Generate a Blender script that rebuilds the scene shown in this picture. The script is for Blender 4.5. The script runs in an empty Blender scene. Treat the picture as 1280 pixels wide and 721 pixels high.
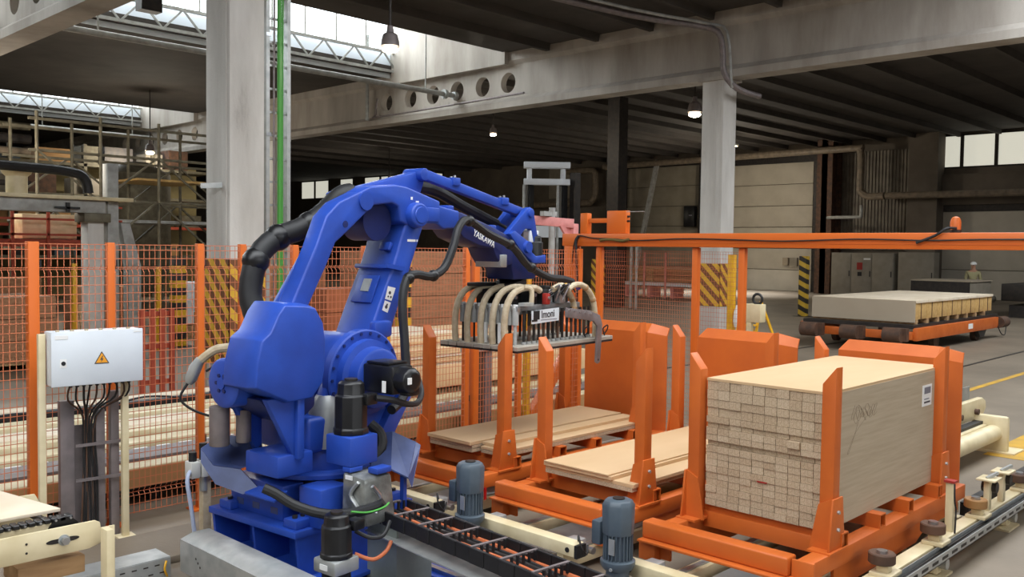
import bpy, bmesh, math, random
from mathutils import Vector, Matrix
random.seed(7)
S = bpy.context.scene
COL = S.collection
PI = math.pi

# ------------------------------------------------------------------ camera
CAMH = 2.05
F_PX = 1140.79
pitch, roll, yaw = math.radians(2.519), math.radians(.7356), math.radians(43.9636)
fw = Vector((math.cos(yaw)*math.cos(pitch), math.sin(yaw)*math.cos(pitch), -math.sin(pitch)))
rt = Vector((math.sin(yaw), -math.cos(yaw), 0))
up = rt.cross(fw)
rt2 = math.cos(roll)*rt + math.sin(roll)*up
up2 = -math.sin(roll)*rt + math.cos(roll)*up
cam = bpy.data.cameras.new('camera')
cam.sensor_width = 36.0
cam.lens = F_PX/1280*36.0
cam.clip_start = .05
cam.clip_end = 300
camo = bpy.data.objects.new('camera', cam)
M = Matrix((rt2, up2, -fw)).transposed().to_4x4()
M.translation = (0, 0, CAMH)
camo.matrix_world = M
COL.objects.link(camo)
S.camera = camo

# ------------------------------------------------------------------ world, lights, exposure
W = bpy.data.worlds.new('overcast_sky')
S.world = W
W.use_nodes = True
bg = W.node_tree.nodes['Background']
bg.inputs[0].default_value = (.93, .97, 1.0, 1)
bg.inputs[1].default_value = 4.0
S.view_settings.view_transform = 'Standard'
S.view_settings.look = 'None'
S.view_settings.gamma = 1
S.view_settings.exposure = -0.22
try:
    S.cycles.use_denoising = True
    S.cycles.max_bounces = 7
    S.cycles.diffuse_bounces = 4
    S.cycles.sample_clamp_indirect = 6
except Exception:
    pass

def area_light(name, loc, sx, sy, power, color=(1, 1, 1), target=None):
    l = bpy.data.lights.new(name, 'AREA')
    l.shape = 'RECTANGLE'; l.size = sx; l.size_y = sy; l.energy = power; l.color = color
    o = bpy.data.objects.new(name, l)
    o.location = loc
    d = Vector(target)-Vector(loc) if target else Vector((0, 0, -1))
    o.rotation_euler = d.to_track_quat('-Z', 'Y').to_euler()
    COL.objects.link(o)
    return o
DAY = (.94, .97, 1.0)
# daylight that falls through the roof lights along the building (openings in the ceiling below)
area_light('skylight_daylight', (2.0, 1.6, 7.7), 9.0, 4.6, 420, DAY, (3.4, 4.0, 0))
area_light('skylight_daylight', (13.0, 2.2, 7.7), 8.0, 4.6, 330, DAY, (13.0, 4.5, 0))
area_light('skylight_daylight', (-7.0, 2.2, 7.7), 10.0, 4.6, 380, DAY, (-4.0, 4.0, 0))
area_light('skylight_daylight', (3.0, -15.9, 7.7), 20.0, 4.6, 1300, DAY, (6, -5.0, 0))
area_light('skylight_daylight', (12.6, 23.62, 9.4), 12.0, 2.1, 1250, DAY, (12.6, 10.0, 8.6))
area_light('skylight_daylight', (-1.0, 23.62, 9.4), 12.0, 2.1, 1300, DAY, (-1.0, 10.0, 8.0))
area_light('skylight_daylight', (12.6, 42.02, 9.4), 12.0, 2.1, 900, DAY, (12.6, 30, 9.0))
area_light('skylight_daylight', (27.0, 2.5, 7.7), 8.0, 4.0, 260, DAY, (27, 4, 0))

# ------------------------------------------------------------------ materials
def lin(c):
    c = c/255.0
    return c/12.92 if c <= .04045 else ((c+.055)/1.055)**2.4
def rgb(r, g, b): return (lin(r), lin(g), lin(b), 1)
MATS = {}
def mat(name, c, rough=.5, metal=0.0, c2=None, scale=8.0, bump=0.0, bscale=None, stretch=None, fac=(.35, .65), rough2=None, spec=None, detail=6.0, coat=0.0):
    m = bpy.data.materials.new(name); m.use_nodes = True
    nt = m.node_tree; n = nt.nodes; L = nt.links
    b = n['Principled BSDF']
    b.inputs['Base Color'].default_value = rgb(*c)
    b.inputs['Roughness'].default_value = rough
    b.inputs['Metallic'].default_value = metal
    if spec is not None: b.inputs['Specular IOR Level'].default_value = spec
    if coat: b.inputs['Coat Weight'].default_value = coat
    if c2 is not None or bump or rough2 is not None:
        tc = n.new('ShaderNodeTexCoord'); mp = n.new('ShaderNodeMapping')
        L.new(tc.outputs['Object'], mp.inputs[0])
        if stretch: mp.inputs['Scale'].default_value = stretch
        no = n.new('ShaderNodeTexNoise'); no.inputs['Scale'].default_value = scale; no.inputs['Detail'].default_value = detail
        L.new(mp.outputs[0], no.inputs['Vector'])
        if c2 is not None:
            r = n.new('ShaderNodeValToRGB')
            r.color_ramp.elements[0].position = fac[0]; r.color_ramp.elements[1].position = fac[1]
            r.color_ramp.elements[0].color = rgb(*c); r.color_ramp.elements[1].color = rgb(*c2)
            L.new(no.outputs['Fac'], r.inputs[0]); L.new(r.outputs[0], b.inputs['Base Color'])
        if rough2 is not None:
            mr = n.new('ShaderNodeMapRange'); mr.inputs['To Min'].default_value = rough; mr.inputs['To Max'].default_value = rough2
            mr.inputs['From Min'].default_value = .3; mr.inputs['From Max'].default_value = .7
            L.new(no.outputs['Fac'], mr.inputs[0]); L.new(mr.outputs[0], b.inputs['Roughness'])
        if bump:
            no2 = no
            if bscale:
                no2 = n.new('ShaderNodeTexNoise'); no2.inputs['Scale'].default_value = bscale; no2.inputs['Detail'].default_value = 4
                L.new(mp.outputs[0], no2.inputs['Vector'])
            bp = n.new('ShaderNodeBump'); bp.inputs['Strength'].default_value = bump; bp.inputs['Distance'].default_value = .01
            L.new(no2.outputs['Fac'], bp.inputs['Height']); L.new(bp.outputs[0], b.inputs['Normal'])
    MATS[name] = m
    return m
def emit(name, c, s):
    m = bpy.data.materials.new(name); m.use_nodes = True
    b = m.node_tree.nodes['Principled BSDF']
    b.inputs['Base Color'].default_value = rgb(*c)
    b.inputs['Emission Color'].default_value = rgb(*c); b.inputs['Emission Strength'].default_value = s
    return m
def stripes(name, c, c2, freq, axis=(0, 0, 1), duty=.5):
    m = bpy.data.materials.new(name); m.use_nodes = True
    nt = m.node_tree; n = nt.nodes; L = nt.links; b = n['Principled BSDF']; b.inputs['Roughness'].default_value = .6
    tc = n.new('ShaderNodeTexCoord'); dp = n.new('ShaderNodeVectorMath'); dp.operation = 'DOT_PRODUCT'
    L.new(tc.outputs['Object'], dp.inputs[0]); dp.inputs[1].default_value = [a*freq for a in axis]
    fr = n.new('ShaderNodeMath'); fr.operation = 'FRACT'; L.new(dp.outputs['Value'], fr.inputs[0])
    gt = n.new('ShaderNodeMath'); gt.operation = 'GREATER_THAN'; gt.inputs[1].default_value = duty; L.new(fr.outputs[0], gt.inputs[0])
    mx = n.new('ShaderNodeMix'); mx.data_type = 'RGBA'
    L.new(gt.outputs[0], mx.inputs[0]); mx.inputs[6].default_value = rgb(*c); mx.inputs[7].default_value = rgb(*c2)
    L.new(mx.outputs[2], b.inputs['Base Color'])
    return m

ORANGE = mat('orange_paint', (206, 103, 36), .45, 0, (192, 92, 30), 3.5, .05, 60, fac=(.3, .75), rough2=.6)
ORANGE_F = mat('orange_fence_paint', (212, 104, 32), .45)
BLUE = mat('robot_blue_paint', (40, 78, 178), .36, 0, (34, 68, 160), 5, .03, 90, rough2=.46)
NAVY = mat('robot_navy', (26, 42, 104), .45, 0, (22, 34, 88), 6)  # darker blue on forearm, wrist and smaller robot parts
SHIELD = mat('shield_blue_grey_paint', (70, 84, 130), .4, 0, (50, 62, 104), 5)
CREAM = mat('cream_paint', (226, 212, 176), .45, 0, (208, 192, 152), 5, .04, 40)
BEIGE_HOSE = mat('beige_ribbed_hose_plastic', (205, 190, 162), .6, 0, (186, 168, 138), 20)
BLACK = mat('black_rubber', (22, 22, 24), .55, 0, (30, 30, 32), 12)
BLACK_P = mat('black_motor_paint', (16, 16, 18), .35, 0, (26, 26, 28), 10, .05, 70)
MOTOR = mat('grey_blue_motor_paint', (86, 98, 108), .45, 0, (74, 86, 96), 8, .04, 60)
GALV = mat('galvanised_steel', (190, 192, 190), .36, .55, (170, 174, 174), 9, .02, 40, rough2=.5)
STEEL = mat('bright_steel', (200, 202, 204), .28, .9, (170, 172, 176), 10)
ALU = mat('brushed_aluminium', (186, 188, 190), .4, .7, (166, 168, 170), 16)
DARKST = mat('dark_steel', (44, 42, 42), .5, .4, (60, 54, 50), 8)
RUST = mat('rusty_brown_steel', (74, 56, 46), .7, .2, (104, 74, 56), 6)
CHIP = mat('chipboard_face', (224, 190, 146), .72, 0, (206, 170, 126), 3, .03, 150, stretch=(.4, 1.2, 1), fac=(.3, .7))
CHIPTOP = mat('chipboard_top_sheet', (210, 178, 138), .7, 0, (199, 166, 124), 2.2, .03, 150, stretch=(.4, 1.2, 1), fac=(.3, .7))
CHIPSIDE = mat('chipboard_edge_grain', (196, 174, 146), .8, 0, (170, 147, 118), 130, .1, 160, stretch=(.35, 1, 1), fac=(.38, .62))
CHIPSIDE2 = mat('chipboard_edge_grain_dark', (190, 167, 138), .8, 0, (162, 138, 110), 120, .1, 160, stretch=(.35, 1, 1), fac=(.38, .62))
CHIPSIDE3 = mat('chipboard_edge_grain_pale', (202, 181, 153), .8, 0, (176, 154, 126), 130, .1, 160, stretch=(.35, 1, 1), fac=(.38, .62))
LONGSIDE = mat('chipboard_long_edge', (188, 172, 148), .8, 0, (174, 157, 132), 26, .03, 120, stretch=(.12, 1, 2.2), fac=(.3, .7))
PALLETWOOD = mat('pallet_wood', (186, 150, 108), .8, 0, (150, 116, 80), 8, .1, 40, stretch=(.3, 2, 2))
PALEBOARD = mat('pale_board_face', (236, 222, 200), .6, 0, (222, 206, 180), 3)
GREYBOARD = mat('grey_board_side', (172, 158, 138), .75, 0, (166, 152, 132), 1)
YELWOOD = mat('yellow_board_edge', (206, 170, 108), .75, 0, (188, 150, 90), 14)
BROWNBOARD = mat('brown_board_stack', (176, 128, 94), .8, 0, (156, 110, 78), 6, stretch=(1, 1, 6))
WHITE = mat('white_painted_enclosure', (222, 228, 234), .4, 0, (214, 220, 226), 3)
WHITE_P = mat('white_label', (236, 236, 234), .6)
YELLOW = mat('yellow_paint', (236, 180, 28), .5, 0, (214, 158, 22), 8)
YFLOOR = mat('yellow_floor_paint', (206, 160, 44), .75, 0, (164, 132, 62), 3.5, fac=(.35, .75))
GREEN = mat('green_cable_jacket', (78, 160, 66), .5)
ORANGECABLE = mat('orange_cable_jacket', (190, 104, 64), .5)
RED = mat('red_paint', (160, 44, 36), .5)
PINK = mat('pink_paint', (226, 150, 146), .5, 0, (206, 130, 126), 8)
PIPE = mat('pale_grey_pipe_paint', (176, 178, 176), .5, 0, (150, 150, 146), 6)
BROWNPIPE = mat('old_pipe_paint', (136, 122, 104), .55, 0, (110, 98, 84), 5)
REDRACK = mat('red_rack_steel', (172, 72, 48), .6)
GREYTRAY = mat('grey_cable_trunking', (138, 128, 128), .5, .3, (120, 112, 112), 9)
SCAFF = mat('dull_scaffold_steel', (122, 116, 98), .6, .3, (100, 94, 78), 6)
REDREFL = mat('red_reflector', (190, 30, 28), .3)
MESH = mat('orange_mesh_wire', (204, 118, 80), .5)
CARTON = mat('tan_skirt_board', (180, 140, 92), .75, 0, (160, 122, 78), 4, stretch=(.3, 1, 1))

def concrete(name, c, c2, c3=None, scale=1.2, bump=.25, streak=False):
    m = bpy.data.materials.new(name); m.use_nodes = True
    nt = m.node_tree; n = nt.nodes; L = nt.links; b = n['Principled BSDF']; b.inputs['Roughness'].default_value = .85
    tc = n.new('ShaderNodeTexCoord'); mp = n.new('ShaderNodeMapping'); L.new(tc.outputs['Object'], mp.inputs[0])
    if streak: mp.inputs['Scale'].default_value = (1, 1, .22)
    a = n.new('ShaderNodeTexNoise'); a.inputs['Scale'].default_value = scale; a.inputs['Detail'].default_value = 9; a.inputs['Roughness'].default_value = .62
    L.new(mp.outputs[0], a.inputs['Vector'])
    r = n.new('ShaderNodeValToRGB'); e = r.color_ramp.elements
    e[0].position = .34; e[1].position = .66; e[0].color = rgb(*c2); e[1].color = rgb(*c)
    if c3: q = e.new(.2); q.color = rgb(*c3)
    L.new(a.outputs['Fac'], r.inputs[0]); L.new(r.outputs[0], b.inputs['Base Color'])
    f = n.new('ShaderNodeTexNoise'); f.inputs['Scale'].default_value = 35; f.inputs['Detail'].default_value = 5; L.new(tc.outputs['Object'], f.inputs['Vector'])
    bp = n.new('ShaderNodeBump'); bp.inputs['Strength'].default_value = bump; bp.inputs['Distance'].default_value = .01
    L.new(f.outputs['Fac'], bp.inputs['Height']); L.new(bp.outputs[0], b.inputs['Normal'])
    return m
CONC = concrete('weathered_white_concrete', (220, 217, 212), (190, 186, 180), (136, 128, 120), 1.6, .3, True)
CONCB = concrete('concrete_beam', (186, 180, 172), (148, 140, 131), (104, 97, 90), .9, .25, True)
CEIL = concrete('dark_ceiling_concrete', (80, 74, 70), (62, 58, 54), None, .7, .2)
WALLM = concrete('brown_grey_wall_render', (118, 108, 96), (92, 84, 74), (66, 60, 52), .5, .2)
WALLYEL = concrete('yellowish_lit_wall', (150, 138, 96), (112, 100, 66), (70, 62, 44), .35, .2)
FLOORM = concrete('worn_concrete_floor', (138, 125, 108), (112, 101, 87), (88, 79, 69), .55, .12)
FLOORM.node_tree.nodes['Principled BSDF'].inputs['Roughness'].default_value = .55
ROOFWHITE = mat('whitewashed_roof_board', (214, 212, 206), .8, 0, (196, 192, 186), 2)
GATEM = mat('pale_gate_panel', (196, 188, 172), .6, 0, (182, 174, 158), 1.2)
CORR = mat('corrugated_grey_sheet', (128, 120, 108), .6, .2, (104, 96, 86), 2)
GREYCAB = mat('grey_cabinet_paint', (150, 142, 128), .55, 0, (138, 130, 116), 3)
LAMPGLOW = emit('lit_lamp_glass', (255, 236, 200), 14)
LAMPGLOW2 = emit('lit_lamp_glass_small', (255, 236, 190), 10)
PANEGLOW = emit('daylit_pane', (226, 224, 208), .85)
HAZ_H = stripes('yellow_black_bands', (226, 178, 40), (46, 40, 36), 3.4)
HAZ_C = stripes('yellow_brown_diagonal', (222, 176, 52), (120, 74, 44), 4.6, (.70, -.70, .74))
HAZ_C2 = stripes('yellow_brown_diagonal_other', (222, 176, 52), (120, 74, 44), 4.6, (.70, .70, .74))

glass = bpy.data.materials.new('thin_roof_glass'); glass.use_nodes = True
_n = glass.node_tree.nodes; _n.clear(); _l = glass.node_tree.links
_o = _n.new('ShaderNodeOutputMaterial'); _t = _n.new('ShaderNodeBsdfTransparent'); _g = _n.new('ShaderNodeBsdfGlossy'); _mx = _n.new('ShaderNodeMixShader')
_t.inputs[0].default_value = (.95, .97, .97, 1); _g.inputs['Roughness'].default_value = .05; _mx.inputs[0].default_value = .05
_l.new(_t.outputs[0], _mx.inputs[1]); _l.new(_g.outputs[0], _mx.inputs[2]); _l.new(_mx.outputs[0], _o.inputs[0])

# ------------------------------------------------------------------ mesh helpers
def V(*a): return Vector(a)
class MB:
    def __init__(s): s.v = []; s.f = []
    def add(s, vs, fs):
        o = len(s.v); s.v += [Vector(q) for q in vs]; s.f += [tuple(i+o for i in f) for f in fs]; return s
    def box(s, x0, x1, y0, y1, z0, z1):
        return s.add([(x0, y0, z0), (x1, y0, z0), (x1, y1, z0), (x0, y1, z0), (x0, y0, z1), (x1, y0, z1), (x1, y1, z1), (x0, y1, z1)],
                     [(0, 3, 2, 1), (4, 5, 6, 7), (0, 1, 5, 4), (1, 2, 6, 5), (2, 3, 7, 6), (3, 0, 4, 7)])
    def hexa(s, b, t):   # bottom quad, top quad (counter-clockwise from above)
        return s.add(list(b)+list(t), [(0, 3, 2, 1), (4, 5, 6, 7), (0, 1, 5, 4), (1, 2, 6, 5), (2, 3, 7, 6), (3, 0, 4, 7)])
    def prism(s, pts, axis, t0, t1):   # profile extruded along axis; pts are (a,b) in the other two axes
        n = len(pts)
        def P(p, t):
            return {'y': (p[0], t, p[1]), 'x': (t, p[0], p[1]), 'z': (p[0], p[1], t)}[axis]
        return s.add([P(p, t0) for p in pts]+[P(p, t1) for p in pts],
                     [tuple(range(n)), tuple(range(2*n-1, n-1, -1))]+[(i, i+n, (i+1) % n+n, (i+1) % n) for i in range(n)])
    def bar(s, p0, p1, w, h=None):
        p0 = Vector(p0); p1 = Vector(p1); h = h or w
        d = (p1-p0).normalized(); u = V(0, 0, 1) if abs(d.z) < .95 else V(1, 0, 0)
        a = d.cross(u).normalized()*w/2; b = a.cross(d).normalized()*h/2
        q = [-a-b, a-b, a+b, -a+b]
        return s.add([p0+k for k in q]+[p1+k for k in q], [(0, 1, 2, 3), (7, 6, 5, 4), (0, 4, 5, 1), (1, 5, 6, 2), (2, 6, 7, 3), (3, 7, 4, 0)])
    def cyl(s, p0, p1, r0, r1=None, n=16, caps=True):
        p0 = Vector(p0); p1 = Vector(p1); r1 = r0 if r1 is None else r1
        return s.rings([(p0, r0), (p1, r1)], n, caps)
    def rings(s, pr, n=16, caps=True):   # straight lathe along list of (point, radius)
        d = (Vector(pr[-1][0])-Vector(pr[0][0])).normalized()
        u = V(0, 0, 1) if abs(d.z) < .9 else V(1, 0, 0)
        a = d.cross(u).normalized(); b = d.cross(a).normalized()
        o = len(s.v)
        for p, r in pr:
            for i in range(n):
                t = 2*PI*i/n; s.v.append(Vector(p)+a*(r*math.cos(t))+b*(r*math.sin(t)))
        for k in range(len(pr)-1):
            for i in range(n):
                j = (i+1) % n; s.f.append((o+k*n+i, o+k*n+j, o+(k+1)*n+j, o+(k+1)*n+i))
        if caps:
            s.f.append(tuple(o+i for i in range(n-1, -1, -1))); e = o+(len(pr)-1)*n
            s.f.append(tuple(e+i for i in range(n)))
        return s
    def tube(s, pts, r, n=8, smooth=4, rib=0):
        P = [Vector(p) for p in pts]
        if smooth and len(P) > 2:
            Q = []
            for i in range(len(P)-1):
                p0 = P[max(i-1, 0)]; p1 = P[i]; p2 = P[i+1]; p3 = P[min(i+2, len(P)-1)]
                for k in range(smooth):
                    t = k/smooth
                    Q.append(.5*((2*p1)+(-p0+p2)*t+(2*p0-5*p1+4*p2-p3)*t*t+(-p0+3*p1-3*p2+p3)*t**3))
            P = Q+[P[-1]]
        o = len(s.v); a = None
        for i, p in enumerate(P):
            d = (P[min(i+1, len(P)-1)]-P[max(i-1, 0)]).normalized()
            if a is None:
                u = V(0, 0, 1) if abs(d.z) < .9 else V(1, 0, 0); a = d.cross(u).normalized()
            a = (a-d*a.dot(d)).normalized(); b = d.cross(a)
            rr = r*(1-rib*(i % 2))
            for k in range(n):
                t = 2*PI*k/n; s.v.append(p+a*(rr*math.cos(t))+b*(rr*math.sin(t)))
        for i in range(len(P)-1):
            for k in range(n):
                j = (k+1) % n; s.f.append((o+i*n+k, o+i*n+j, o+(i+1)*n+j, o+(i+1)*n+k))
        s.f.append(tuple(o+i for i in range(n-1, -1, -1))); e = o+(len(P)-1)*n; s.f.append(tuple(e+i for i in range(n)))
        return s
    def ball(s, c, r, n=12, m=8, sz=1.0, half=False):
        c = Vector(c); pr = []
        lo = 0 if half else -PI/2
        for i in range(m+1):
            t = lo+(PI/2-lo)*i/m
            pr.append((c+V(0, 0, r*sz*math.sin(t)), max(r*math.cos(t), 1e-4)))
        return s.rings(pr, n, True)
    def mesh(s, name, m, off=V(0, 0, 0), bevel=0, seg=2, smooth=35):
        me = bpy.data.meshes.new(name)
        bm = bmesh.new()
        vs = [bm.verts.new(q-off) for q in s.v]
        for f in s.f:
            try: bm.faces.new([vs[i] for i in f])
            except ValueError: pass
        bmesh.ops.recalc_face_normals(bm, faces=bm.faces[:])
        if bevel:
            es = [e for e in bm.edges if len(e.link_faces) == 2 and e.calc_face_angle(0) > math.radians(28)]
            if es:
                bmesh.ops.bevel(bm, geom=es, offset=bevel, segments=seg, affect='EDGES', clamp_overlap=True, profile=.5)
        bm.to_mesh(me); bm.free()
        me.materials.append(m)
        if smooth:
            try:
                me.shade_smooth(); me.set_sharp_from_angle(angle=math.radians(smooth))
            except Exception: pass
        return me
ORIG = {}
def origin_of(p):
    while p is not None and p.name not in ORIG: p = p.parent
    return ORIG[p.name] if p is not None else V(0, 0, 0)
def part(name, mb, m, parent=None, bevel=0, seg=2, smooth=35, label=None, stuff=False):
    """a mesh whose coordinates are world metres; kept relative to its thing's base"""
    off = origin_of(parent) if parent is not None else V(0, 0, 0)
    o = bpy.data.objects.new(name, mb.mesh(name, m, off, bevel, seg, smooth))
    COL.objects.link(o)
    if parent is not None: o.parent = parent
    if label: o['label'] = label
    if stuff: o['kind'] = 'stuff'
    return o
def thing(name, label, cat, loc=(0, 0, 0), group=None):
    o = bpy.data.objects.new(name, None); o.empty_display_size = .1
    o.location = loc; COL.objects.link(o)
    o['label'] = label; o['category'] = cat
    if group: o['group'] = group
    ORIG[o.name] = Vector(loc)
    return o
def solo(name, mb, m, label, cat, group=None, bevel=0, seg=2, smooth=35, stuff=False):
    c = sum(mb.v, V(0, 0, 0))/len(mb.v); c.z = min(q.z for q in mb.v)
    o = bpy.data.objects.new(name, mb.mesh(name, m, c, bevel, seg, smooth)); o.location = c
    COL.objects.link(o); o['label'] = label; o['category'] = cat
    ORIG[o.name] = c
    if group: o['group'] = group
    if stuff: o['kind'] = 'stuff'
    return o
def struct(name, mb, m, parent=None, bevel=0, smooth=35):
    o = part(name, mb, m, parent, bevel, 2, smooth)
    if parent is None: o['kind'] = 'structure'; ORIG[o.name] = V(0, 0, 0)
    return o
def dup(root, loc, label=None, group=None):
    r = root.copy(); COL.objects.link(r); r.location = loc
    if label: r['label'] = label
    if group: r['group'] = group
    ORIG[r.name] = Vector(loc)
    for ch in list(root.children):
        c = ch.copy(); COL.objects.link(c); c.parent = r
        for g in list(ch.children):
            d = g.copy(); COL.objects.link(d); d.parent = c
    return r
def copies(o, offsets):   # alike pieces of one thing share mesh data
    for d in offsets:
        c = o.copy(); COL.objects.link(c); c.location = o.location+Vector(d); c.parent = o.parent
def text(name, body, size, m, origin, xdir, zdir, parent=None, depth=.002, align='LEFT', sx=1.0):
    cu = bpy.data.curves.new(name, 'FONT'); cu.body = body; cu.size = size; cu.extrude = depth; cu.align_x = align; cu.offset = size*.012
    tmp = bpy.data.objects.new(name+'_curve', cu)
    me = bpy.data.meshes.new_from_object(tmp); bpy.data.objects.remove(tmp); 
    xd = Vector(xdir).normalized(); zd = Vector(zdir).normalized(); nd = xd.cross(zd)
    off = origin_of(parent)
    for v in me.vertices:
        c = v.co.copy(); v.co = Vector(origin)-off+xd*c.x*sx+zd*c.y+nd*c.z
    me.materials.clear(); me.materials.append(m)
    o = bpy.data.objects.new(name, me); COL.objects.link(o)
    if parent is not None: o.parent = parent
    return o

# ================================================================== STRUCTURE
ZC = 7.6
struct('floor', MB().box(-16, 46, -24, 76, -.3, 0), FLOORM)
struct('wall_back', MB().box(44.5, 44.9, -24, 76, 0, 8.2), WALLM)
struct('wall_left', MB().box(-16, 44.5, 75.5, 75.9, 0, 8.2), WALLM)
struct('wall_right', MB().box(-16, 44.5, -24.4, -24, 0, 8.2), WALLM)
struct('wall_front', MB().box(-16.4, -16, -24, 76, 0, 8.2), WALLM)
# ceiling slabs leave long roof-light openings
OPEN = [(-18.4, -13.4), (0.0, 5.0), (18.4, 23.4), (36.8, 41.8)]
ceil = MB()
y = -24
for a, b in OPEN+[(76, 76)]:
    ceil.box(-16, 19.1, y, a, ZC, ZC+.25); y = b
ceil.box(19.1, 44.5, 5.0, 76, ZC, ZC+.25); ceil.box(19.1, 44.5, -24, -3, ZC, ZC+.25)
ceil.box(18.5, 44.5, -3, 0, ZC, ZC+.25); ceil.box(34, 44.5, 0, 5, ZC, ZC+.25)
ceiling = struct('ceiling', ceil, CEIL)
rb = None
for (x0, x1, ys) in ((-16, 5.95, (6.5, 8.2, 9.9, 11.6, 13.3, 15, 16.7)), (6.55, 18.6, (6.5, 8.2, 9.9, 11.6, 13.3, 15, 16.7)),
                     (19.1, 44.4, (6, 7.7, 9.4, 11.1, 12.8, 14.5, 16.2, 17.9, 19.6, 21.3, 23, 24.7, 26.4, 28.1, 29.8, 31.5, 33.2, 35, 37, 39, 41, 44, 47, 50))):
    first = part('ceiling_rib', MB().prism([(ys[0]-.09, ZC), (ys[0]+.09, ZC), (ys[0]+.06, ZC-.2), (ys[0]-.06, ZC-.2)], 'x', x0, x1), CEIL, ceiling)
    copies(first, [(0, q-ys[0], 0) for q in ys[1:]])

def holed_web(mb, x0, x1, ya, yb, z0, z1, holes, zh, r, n=20):
    """beam web with round openings: cells around each hole, plain blocks between"""
    y = ya
    for hy in sorted(holes):
        c0, c1 = hy-r*1.25, hy+r*1.25
        if c0 > y: mb.box(x0, x1, y, c0, z0, z1)
        sq = []; ci = []
        for i in range(n):
            t = 2*PI*i/n; cy, cz = math.cos(t), math.sin(t)
            k = min((c1-hy)/abs(cy) if abs(cy) > 1e-6 else 1e9, ((z1-zh) if cz > 0 else (zh-z0))/abs(cz) if abs(cz) > 1e-6 else 1e9)
            sq.append((hy+cy*k, zh+cz*k)); ci.append((hy+cy*r, zh+cz*r))
        o = len(mb.v)
        for X in (x0, x1):
            for q in sq: mb.v.append(V(X, *q))
            for q in ci: mb.v.append(V(X, *q))
        for i in range(n):
            j = (i+1) % n
            mb.f.append((o+i, o+j, o+n+j, o+n+i)); mb.f.append((o+2*n+i, o+3*n+i, o+3*n+j, o+2*n+j))
            mb.f.append((o+n+i, o+n+j, o+3*n+j, o+3*n+i))
        # corners left open by the polygonal cut
        for sy in (c0, c1):
            for szz in (z0, z1):
                pass
        y = c1
    if y < yb: mb.box(x0, x1, y, yb, z0, z1)
    return mb
def beam(x, ya, yb, z0, holes, zh, r):
    b = MB()
    holed_web(b, x-.11, x+.11, ya, yb, z0+.28, ZC-.32, holes, zh, r)
    b.prism([(x-.27, z0), (x+.27, z0), (x+.27, z0+.17), (x+.12, z0+.3), (x-.12, z0+.3), (x-.27, z0+.17)], 'y', ya, yb)
    b.prism([(x-.12, ZC-.34), (x+.12, ZC-.34), (x+.25, ZC-.24), (x+.25, ZC), (x-.25, ZC), (x-.25, ZC-.24)], 'y', ya, yb)
    return struct('trim_1' if x < 10 else 'trim_2', b, CONCB)
beam(18.95, -24, 76, 6.05, [18.43, 19.48, 20.59, 21.69, 22.78, 24.0, 37.2, 38.6, 40.0, 41.4, 42.8, 44.2], 6.78, .29)
beam(6.25, 11.0, 76, 6.0, [15.8, 17.0, 18.2, 19.4, 20.6, 21.8, 23.0], 6.72, .27)

FROST = bpy.data.materials.new('frosted_apron_sheet'); FROST.use_nodes = True
_n = FROST.node_tree.nodes; _n.clear(); _l = FROST.node_tree.links
_o = _n.new('ShaderNodeOutputMaterial'); _t = _n.new('ShaderNodeBsdfTranslucent'); _g = _n.new('ShaderNodeBsdfDiffuse'); _mx = _n.new('ShaderNodeMixShader')
_t.inputs[0].default_value = rgb(236, 241, 245); _g.inputs[0].default_value = rgb(226, 230, 233); _mx.inputs[0].default_value = .5
_l.new(_t.outputs[0], _mx.inputs[1]); _l.new(_g.outputs[0], _mx.inputs[2]); _l.new(_mx.outputs[0], _o.inputs[0])
# roof lights: lattice girder, pale apron panel, glazing with bars, sloping roof
def rooflight(y0, y1, x0, x1, k):
    zt = 10.7
    s = struct('window_%d' % k, MB().box(x0, x1, y1+.05, y1+.07, ZC-.15, 8.25), FROST)
    roof = MB().prism([(y0-.1, ZC+.25), (y1+.6, zt), (y1+.6, zt+.15), (y0-.1, ZC+.4)], 'x', x0, x1)
    part('roof_slope', roof, ROOFWHITE, s)
    for xe in (x0, x1-.15):
        part('end_wall', MB().prism([(y0-.1, ZC-.35), (y1+.25, ZC-.35), (y1+.25, zt), (y0-.1, ZC+.3)], 'x', xe, xe+.15), CONCB, s)
    g = MB().box(x0, x1, y1-.12, y1-.06, ZC+.02, ZC+.1).box(x0, x1, y1-.12, y1-.04, 8.2, 8.28)
    part('girder_chord', g, PIPE, s)
    n = int((x1-x0)/1.1); d = (x1-x0)/n
    first = part('girder_brace', MB().bar((x0, y1-.09, ZC+.05), (x0+d/2, y1-.09, 8.24), .045), PIPE, s)
    copies(first, [(i*d, 0, 0) for i in range(1, n)])
    first = part('girder_brace', MB().bar((x0+d/2, y1-.09, 8.24), (x0+d, y1-.09, ZC+.05), .045), PIPE, s)
    copies(first, [(i*d, 0, 0) for i in range(1, n)])
    first = part('glazing_bar', MB().box(x0-.03, x0+.03, y1+.08, y1+.16, 8.25, zt), PIPE, s)
    copies(first, [(i*d, 0, 0) for i in range(1, n+1)])
    first = part('pane', MB().box(x0+.03, x0+d-.03, y1+.11, y1+.125, 8.25, zt), glass, s)
    copies(first, [(i*d, 0, 0) for i in range(1, n)])
rooflight(18.4, 23.4, 6.5, 18.7, 1)
rooflight(36.8, 41.8, 6.5, 18.7, 2)
rooflight(18.4, 23.4, -8, 6.0, 3)
rooflight(36.8, 41.8, -8, 6.0, 4)

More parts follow.
